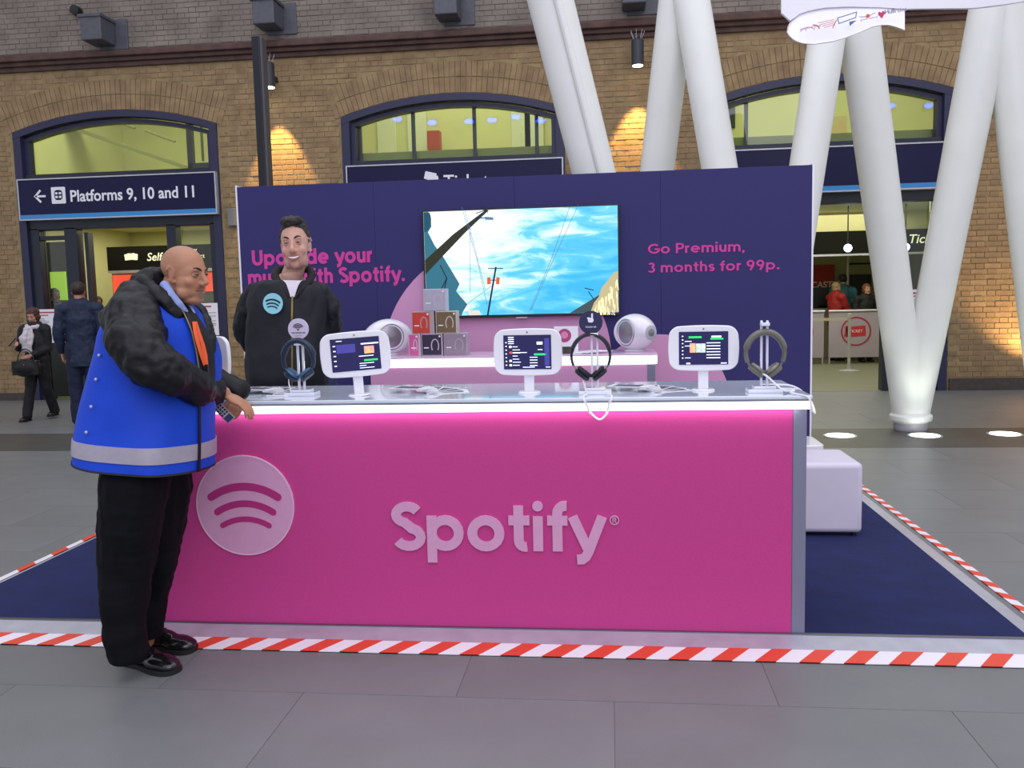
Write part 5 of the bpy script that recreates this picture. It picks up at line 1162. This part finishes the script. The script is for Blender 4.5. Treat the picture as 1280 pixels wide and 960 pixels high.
B.caps([G(180, 357, -.08), G(193, 366, -.11), G(207, 381, -.115), G(221, 395, -.10), G(234, 406, -.06)], [.040, .036, .031, .025, .018])
B.caps([G(208, 366, .12), G(230, 376, .13), G(246, 388, .10), G(257, 402, .06), G(262, 424, .02), G(263, 446, .0)], [.04, .036, .034, .030, .026, .02])
me = remesh(B, .007, 3); folds(me, .012, 16, 4); place('hood', me, M_coat, guard, 60, off=OG)
B = MB(); B.caps([G(206, 357, -.075), G(213, 370, -.09), G(222, 381, -.085), G(231, 391, -.06)], [.02, .022, .022, .016]); B.caps([G(222, 382, .0), G(234, 386, .0), G(240, 392, -.02)], [.03, .024, .015])
place('shirt_collar', remesh(B, .005, 3), mat('shirt_blue', '8c9ccf', .7), guard, 60, off=OG)
MB().tube([G(233, 392, -.075), G(236, 402, -.09), G(238, 412, -.10)], [.012, .014, .012], 10, flat=.5).build('tie', mat('tie_dark', '1d1f33', .6), guard, 60, off=OG)
lan = MB()
for dx in (-1, 3.2):
    P = [surf(LV, x_+dx*k_, y_, .024) for x_, y_, k_ in ((237, 402, .3), (240, 416, .9), (244, 430, 1.2), (248, 444, 1), (251.5, 457, .3))]
    ribpts = P; b = len(lan.v)
    for p in ribpts: lan.v += [tuple(p+Vector((-.0055, -.004, 0))), tuple(p+Vector((.0055, .002, 0))), tuple(p+Vector((.0055, .006, 0))), tuple(p+Vector((-.0055, 0, 0)))]
    for i in range(len(P)-1):
        for k in range(4): lan.f.append((b+i*4+k, b+i*4+(k+1) % 4, b+(i+1)*4+(k+1) % 4, b+(i+1)*4+k))
lan.build('lanyard', mat('lanyard_orange', 'ee5a1c', .55), guard, 30, off=OG)
p = surf(LV, 252.5, 461, .026); MB().box(p, (.014, .01, .035)).build('lanyard_clip', M_black, guard, 0, bev=.002, off=OG)
# trousers
B = MB()
B.caps([G(176, 565, -.06), G(168, 610, -.09), G(161, 660, -.10), G(158, 700, -.10), G(157, 745, -.11), G(158, 790, -.11), G(163, 812, -.10)], [.13, .134, .12, .104, .092, .080, .074])
B.caps([G(196, 565, .09), G(199, 610, .12), G(194, 660, .13), G(190, 700, .13), G(184, 745, .14), G(183, 790, .14)], [.135, .13, .118, .105, .09, .078])
me = remesh(B, .008, 4); folds(me, .020, 6, 1, (1.4, 1.4, .45)); folds(me, .006, 9, 8, (.8, .8, 1.6))
me = cut(me, Vector((0, 0, .078)), (0, 0, -1)); place('trousers', me, mat('trousers_black', '090a10', .8, var=.1, vscale=30, spec=.2), guard, 60, off=OG)
shoe(guard, OG, onZ(221, 842, 0), onZ(143, 833, 0)+Vector((0, .06, 0)), .052)
shoe(guard, OG, onZ(243, 815, 0)+Vector((0, 0, 0)), onZ(176, 806, 0)+Vector((0, .0, 0)), .052)
ph = (G(273, 505, .19)+G(288, 528, .19))/2; d_ = (G(290, 527, .19)-G(274, 505, .19)).normalized()
t = thing('mobile_phone', 'silver mobile phone held in the guard\'s hands over the counter edge', 'phone', ph, rot=(0, math.atan2(d_.x, d_.z), R(20)))
MB().box((0, 0, 0), (.038, .012, .088)).build('body', mat('phone_silver', 'b9b6c0', .3, metal=.5), t, 0, bev=.004)
kp = MB(); [kp.box((-.012+.012*i, -.0072, -.034+.012*j), (.008, .002, .008)) for i in range(3) for j in range(4)]; kp.build('keypad', M_black, t, 0, kind='stuff'); MB().box((0, -.0068, .026), (.030, .002, .026)).build('screen', M_screen, t, 0)
# ---------- the smiling man behind the counter
EY = 4.47
def E(px, py, dy=0): return onY(px, py, EY+dy)
OE = (E(366, 400).x, EY, ZC)
ME = Matrix.Translation(E(369.5, 306, -.02))@Matrix.Rotation(R(9), 4, 'Z')@Matrix.Rotation(R(-4), 4, 'Y')@Matrix.Rotation(R(-2), 4, 'X')@Matrix.Diagonal((.99, 1.03, 1.13, 1))
B = MB(); head_shapes(B, ME, jaw=.93)
B.caps([ME@Vector((0, .02, -.06)), E(365, 345, .0), E(363, 364, .03)], [.054, .056, .07]); B.caps([E(362, 368, .05), E(362, 420, .06), E(362, 480, .06)], [.12, .14, .13]); B.caps([E(338, 366, .04), E(386, 366, .04)], .07)
B.caps([E(326, 376, .03), E(312, 410, .08), E(342, 452, .24)], [.045, .04, .034]); B.caps([E(398, 376, .03), E(410, 410, .08), E(378, 452, .24)], [.045, .04, .034])
hand(B, aim(E(345, 455, .25), (.8, .1, -.4), (0, 1, 0)), -1, 30, .4); hand(B, aim(E(377, 453, .27), (-.8, .1, -.4), (0, 1, 0)), 1, 30, .4)
for s in (-1, 1): B.caps([(OE[0]+s*.09, EY+.05, .95), (OE[0]+s*.11, EY+.04, .52), (OE[0]+s*.12, EY+.06, .13)], [.09, .06, .045])
me = remesh(B, .0042, 3); MEi = ME.inverted(); sculpt(me, MEi, ME, .007)
def e_stub(p): return .40*min(1, max(0, (-.044-p.z)/.02))*(1 if p.z > -.125 and p.y < .0 else 0)*(0 if abs(p.x) < .02 and -.072 < p.z < -.058 else 1) if p.length < .17 else 0
def e_che(p): return .30*max(gs(p, (.037, -.07, -.03), (.02, .03, .016)), gs(p, (-.037, -.07, -.03), (.02, .03, .016)), gs(p, (0, -.105, -.035), (.016, .02, .012))) if p.length < .2 else 0
paint(me, MEi, 'cf9f8c', [(e_stub, '8b6558'), (e_che, 'd0796c'), (g_lips, 'a85f58')])
emp = place('person', me, M_skin, None, 60); emp.data.transform(Matrix.Translation(-Vector(OE))); emp.location = OE
tag(emp, 'smiling man in a black zip jacket with a round cyan emblem behind the counter', 'person')
eyes(ME, emp, OE, SK('c0907d'), squint=.72); M_hair = mat('hair_dark', '231b1a', .5, var=.3, vscale=60, bump=.5, bscale=150); brows(ME, emp, OE, M_hair, .0038)
mt = MB(); mt.tube([ME@Vector((x, -.093+12*x*x, -.0665+9.5*x*x)) for x in np.linspace(-.027, .027, 11)], [.0012, .003, .0045, .0052, .0056, .0058, .0056, .0052, .0045, .003, .0012], 10, flat=1.0); mt.build('teeth', mat('teeth', 'efe9e2', .3), emp, 60, off=OE)
for zz_, k_, nm in ((-.0595, 6, 'upper_lip'), (-.0745, 13, 'lower_lip')):
    mt = MB(); mt.tube([ME@Vector((x, -.0945+12*x*x, zz_+k_*x*x+(.0 if nm == 'upper_lip' else 0))) for x in np.linspace(-.03, .03, 11)], [.0012, .0022, .003, .0034, .0036, .0034, .0036, .0034, .003, .0022, .0012], 8); mt.build(nm, mat('lip_rose', 'a8645c', .5), emp, 60, off=OE)
def hb(B_, M):
    B_.ell((0, .018, .036), (.0805, .098, .088), M, 32, 20); B_.ell((.0, -.03, .106), (.060, .058, .024), M); B_.ell((0, .02, .098), (.066, .075, .028), M); B_.ell((-.004, -.058, .096), (.046, .026, .020), M)
def hf(p): return (p.z > .064+.012*math.cos(p.x*30) if p.y < -.05 else (p.z > .064-(p.y+.05)*1.6 if p.y < -.005 else (p.z > -.01 if p.y < .03 else p.z > -.055)))
hair_cap(ME, M_hair, emp, OE, hf, base=hb, amp=.006, sc=55)
rows = [(E(311, 492), E(409, 492), .15), (E(309, 470), E(411, 470), .155), (E(310, 445), E(411, 445), .155), (E(311, 420), E(411, 420), .15), (E(312, 396), E(411, 396), .145), (E(311, 374), E(412, 374), .135), (E(318, 357), E(405, 358), .115), (E(333, 350), E(393, 351), .085)]
LE = Loft(rows, EY, 2.4); ef = lambda v, th: .014*NZ.noise(Vector((math.cos(th)*2.5, math.sin(th)*2.5, v*.6)))+.006*NZ.noise(Vector((math.cos(th)*7, math.sin(th)*7, v*1.6)))
M_jack = mat('jacket_black', '1b1c23', .6, var=.12, vscale=18, bump=.2, bscale=60, spec=.3)
LE.mesh(0, 7, 48, 72, 0, ef).build('jacket', M_jack, emp, 60, off=OE)
for sx, pts in ((-1, ((322, 366, .02), (309, 386, .03), (305, 406, .07), (313, 430, .14), (338, 450, .23))), (1, ((401, 366, .02), (412, 386, .03), (414, 405, .07), (407, 430, .14), (382, 450, .23)))):
    B = MB(); B.caps([E(*p) for p in pts], [.062, .064, .062, .058, .05]); me = remesh(B, .008, 4); folds(me, .014, 12, 3+sx); place('sleeve', me, M_jack, emp, 60, off=OE)
LE.patch(5.15, 7, lambda v: th_col(LE, 363-4.9*(v-5.15), v), lambda v: th_col(LE, 368+5.4*(v-5.15), v), .004, .002, 10, 6, ef).build('t_shirt', mat('tee_white', 'dcd2dc', .7), emp, 60, off=OE)
LE.patch(0, 5.2, lambda v: th_col(LE, 364.4, v), lambda v: th_col(LE, 366.4, v), .006, .003, 24, 1, ef).build('zip', mat('zip_gold', '7d6b3a', .4, metal=.6), emp, 60, off=OE)
cl = MB(); B = MB()
for s, P in ((-1, ((346, 338, .05), (343.5, 345, -.01), (348, 353, -.06), (355, 361, -.10), (361, 371, -.125))), (1, ((387, 337, .05), (390, 344, -.01), (386, 353, -.06), (378, 361, -.10), (370, 371, -.125)))): B.caps([E(*p) for p in P], [.022, .022, .020, .017, .009])
B.caps([E(346, 338, .05), E(366, 334, .1), E(387, 337, .05)], .022)
place('ribbed_collar', remesh(B, .005, 3), mat('rib_black', '121217', .8), emp, 60, off=OE)
v_ = 4.75; th = th_col(LE, 343, v_); p0 = LE.at(v_, th, .012); nx = LE.at(v_, th+.05, .012)-LE.at(v_, th-.05, .012); az = math.atan2(nx.y, nx.x); az = az if abs(az) < 1.2 else 0
MBd = Matrix.Translation(p0+Vector((0, -.004, 0)))@Matrix.Rotation(az, 4, 'Z')@Matrix.Rotation(R(90), 4, 'X')
bdg = MB().prismM(disc(.053, 40), .004, MBd).build('round_badge', mat('badge_cyan', '8fd0dc', .5), emp, 40, off=OE)
waves(.053, .0055, MBd@Matrix.Rotation(R(-8), 4, 'Z'), M_black, bdg, OE)
B = MB()
for s in (-1, 1): B.caps([(OE[0]+s*.08, EY+.05, 1.0), (OE[0]+s*.105, EY+.03, .55), (OE[0]+s*.12, EY+.05, .13)], [.125, .085, .07])
me = remesh(B, .01, 4); folds(me, .012, 10, 4); place('jeans', me, mat('jeans_navy', '1e2a4c', .8, var=.1, vscale=40), emp, 60, off=OE)
for s in (-1, 1): shoe(emp, OE, (OE[0]+s*.15, EY-.13, ZC), (OE[0]+s*.12, EY+.13, ZC), .045, m=M_shoe)
# ---------- background people
def figure(label, x, y, z0, H, rz, skin, top, legs, hair_m, arms=None, stride=0, long_hair=0, coat_len=.86, shoe_m=None, bulk=1.0, hp=0):
    s = H/1.75; O = (x, y, z0); M = Matrix.Translation(O)@Matrix.Rotation(rz, 4, 'Z')@Matrix.Scale(s, 4)
    arms = arms or (((-.2, 0, 1.42), (-.25, .02, 1.14), (-.24, -.06, .9)), ((.2, 0, 1.42), (.25, .02, 1.14), (.24, -.06, .9)))
    B = MB(); MHd = M@T(0, -.02, 1.635)@Matrix.Rotation(R(hp), 4, 'X'); head_shapes(B, MHd)
    B.caps([(0, .0, 1.56), (0, .01, 1.46)], [.052, .06], M); B.caps([(0, 0, 1.38), (0, 0, 1.2), (0, 0, .98)], [.11, .12, .12], M)
    L = (((-.09, 0, .92), (-.10, -stride*.35, .5), (-.10, -stride, .09)), ((.09, 0, .92), (.10, stride*.15, .5), (.10, stride, .09+abs(stride)*.15)))
    for a_, sd in zip(arms, (-1, 1)):
        B.caps(a_, [.05, .042, .028], M); d_ = (Vector(a_[2])-Vector(a_[1])); hand(B, M@aim(a_[2], d_, (-sd, 0, -.2)), -sd, 30, .4)
    for l in L: B.caps(l, [.08, .055, .04], M)
    me = remesh(B, .0075, 2); Mi = MHd.inverted(); paint(me, Mi, skin, [(g_lips, '9a5a54')])
    o = place('person', me, M_skin, None, 60); o.data.transform(Matrix.Translation(-Vector(O))); o.location = O; tag(o, label, 'person')
    eyes(MHd, o, O, SK(skin)); brows(MHd, o, O, hair_m)
    B = MB(); k = bulk
    B.caps([(0, .005, 1.44), (0, .0, 1.3), (0, 0, 1.12), (0, 0, coat_len)], [.13*k, .16*k, .155*k, .165*k], M, (1.12, .85, 1)); B.caps([(-.17, 0, 1.42), (.17, 0, 1.42)], .085*k, M)
    for a_ in arms:
        e_ = Vector(a_[1]).lerp(Vector(a_[2]), .85); B.caps([a_[0], a_[1], e_], [.078*k, .066*k, .05*k], M)
    me = remesh(B, .010, 4); folds(me, .016, 9, x); me = cut(me, M@Vector((0, 0, coat_len-.06)), (0, 0, -1)); place('coat', me, top, o, 60, off=O)
    B = MB(); [B.caps([(l[0][0], 0, .95), l[1], (l[2][0], l[2][1], l[2][2]+.0)], [.115, .082, .075], M) for l in L]
    me = remesh(B, .010, 4); folds(me, .010, 10, y); place('trousers', me, legs, o, 60, off=O)
    for l in L:
        h_ = M@Vector((l[2][0], l[2][1]+.07, l[2][2]-.09)); t_ = M@Vector((l[2][0], l[2][1]-.17, l[2][2]-.09)); shoe(o, O, t_, h_, .042, False, .008, shoe_m)
    if long_hair:
        def lb(B_, M_):
            B_.ell((0, .02, .035), (.09, .105, .095), M_, 24, 16); B_.ell((0, .04, -.04), (.088, .07, .09*long_hair), M_)
            for q in (-1, 1): B_.ell((q*.072, -.01, -.03), (.022, .04, .075*long_hair), M_)
        hair_cap(MHd, hair_m, o, O, lambda p: p.y > -.06 or p.z > .055, base=lb, vox=.006, amp=.006, sc=40)
    else: hair_cap(MHd, hair_m, o, O, lambda p: (p.z > .06 if p.y < -.03 else (p.z > .0 if p.y < .03 else p.z > -.06)), vox=.006)
    return o, M, O
M_dk = mat('coat_charcoal', '16161c', .75, var=.1); M_dkt = mat('trousers_charcoal', '111116', .8); M_nv = mat('coat_navy', '182640', .7, var=.1, vscale=8); M_nvt = mat('trousers_navy', '141d38', .8)
M_brn = mat('hair_brown', '4a2a1e', .55, var=.2, vscale=50); M_blk = mat('hair_black', '1c1614', .6); M_gry = mat('hair_grey_blond', '9a8660', .6, var=.2, vscale=40)
wz = onZ(52, 524, 0)
o, M, O = figure('woman with a brown bob and white scarf looking at her phone by the left doorway', wz.x, wz.y, 0, 1.45, R(2), 'c8917c', M_dk, M_dkt, M_brn,
    arms=(((-.18, 0, 1.4), (-.22, -.08, 1.14), (-.10, -.34, 1.20)), ((.18, 0, 1.4), (.2, .02, 1.12), (.06, -.24, 1.02))), stride=.2, long_hair=.85, coat_len=.84, hp=22)
B = MB(); B.caps([(-.08, -.05, 1.47), (0, -.13, 1.44), (.08, -.05, 1.47), (.0, .07, 1.49), (-.08, -.05, 1.47)], .042, M); B.caps([(-.03, -.15, 1.42), (-.06, -.19, 1.28), (-.05, -.19, 1.12)], [.05, .07, .055], M); B.caps([(.04, -.14, 1.4), (.03, -.18, 1.2), (.02, -.18, 1.02)], [.03, .03, .025], M)
me = remesh(B, .009, 2); folds(me, .015, 18, 2); place('scarf', me, mat('scarf_white', 'cfc8cc', .85, var=.08, vscale=30), o, 60, off=O)
hp = M@Vector((.02, -.31, .84)); t = thing('handbag', 'black leather handbag with brass rim hanging from the woman\'s arm', 'handbag', hp, R(10))
B = MB(); B.ell((0, 0, 0), (.19, .055, .12)); B.box((0, 0, .0), (.32, .08, .18)); me = remesh(B, .008, 4); place('bag_body', me, mat('leather_black', '121013', .35), t, 60)
MB().tube([(-.13, 0, .09), (.13, 0, .09)], .006, 8).build('brass_rim', mat('brass', 'b59a68', .3, metal=.8), t); MB().tube([(.10*math.cos(a), 0, .08+.16*math.sin(a)) for a in np.linspace(0, math.pi, 13)], .007, 8).build('handle', MATS['leather_black'], t); MB().ell((0, -.06, .04), .008).build('clasp', MATS['brass'], t)
pp = M@Vector((-.09, -.43, 1.22)); t = thing('mobile_phone', 'dark mobile phone held up by the walking woman', 'phone', pp, R(-60)); MB().box((0, 0, .02), (.07, .012, .13), Matrix.Rotation(R(-40), 3, 'X')).build('case', M_black, t, 0, bev=.004)
a = onY(108, 352, 9.9); z_ = a.z
figure('man in a navy jacket seen from behind in front of the left doorway', onY(103, 440, 9.9).x, 9.9, 0, z_+.0, R(200), 'b5806c', M_nv, M_nvt, mat('hair_dkbrown', '33221c', .6), coat_len=.80)
a = onY(122, 372, 14.2); figure('dark haired person in a dark top inside the left room beyond the navy jacket', a.x, 14.2, 0, a.z+.02, R(20), '8a5a3c', M_dk, M_dkt, M_blk)
a = onY(67, 362, 13.6); figure('person in dark clothes standing behind the glass of the left sidelight', a.x, 13.6, 0, a.z+.02, R(60), '6f5340', M_dk, M_dkt, M_blk)
YP = 18.35
a = onY(1045, 353, YP); figure('person with fair grey hair in a red coat at the ticket counter', a.x, YP, 0, a.z, R(115), 'b98a70', mat('coat_red', 'a01f22', .7), M_dkt, M_gry, long_hair=.5, bulk=1.15,
    arms=(((-.2, 0, 1.42), (-.22, -.12, 1.16), (-.12, -.38, 1.1)), ((.2, 0, 1.42), (.22, -.12, 1.16), (.12, -.38, 1.1))))
a = onY(1054, 343, YP+.5); figure('dark haired person with a light blue hood behind the red coat', a.x, YP+.5, 0, a.z, R(170), 'a87c64', mat('coat_teal', '2f6f80', .7, c2='1c2229', vscale=3), M_dkt, M_blk)
a = onY(1083, 355, YP-.3); figure('woman with brown hair in a black jacket facing out beside the queue panel', a.x, YP-.3, 0, a.z, R(12), 'c08c74', M_dk, M_dkt, mat('hair_auburn', '6b3f22', .6), long_hair=.8)
a = onY(1021, 374, 20.2); figure('grey haired clerk in dark clothes half hidden behind the black monitor', a.x, 20.2, 0, 1.5, R(10), 'a08070', M_dk, M_dkt, mat('hair_grey', '57504c', .6))
for o in COL.objects:
    if o.name.split('.')[0] in ('red_heading', 'print_lines', 'picture_wires', 'picture_crossarms', 'picture_tree_strands', 'picture_street_lamp', 'list_text', 'list_icon', 'train_window', 'play_button', 'bird_spikes', 'lettering', 'small_lettering', 'emblem_lettering', 'sign_lettering', 'emblem_red_wing', 'emblem_red_arc', 'emblem_blue_frame', 'sign_waves', 'pointing_hand', 'registered_mark') and o.parent: o['kind'] = 'stuff'
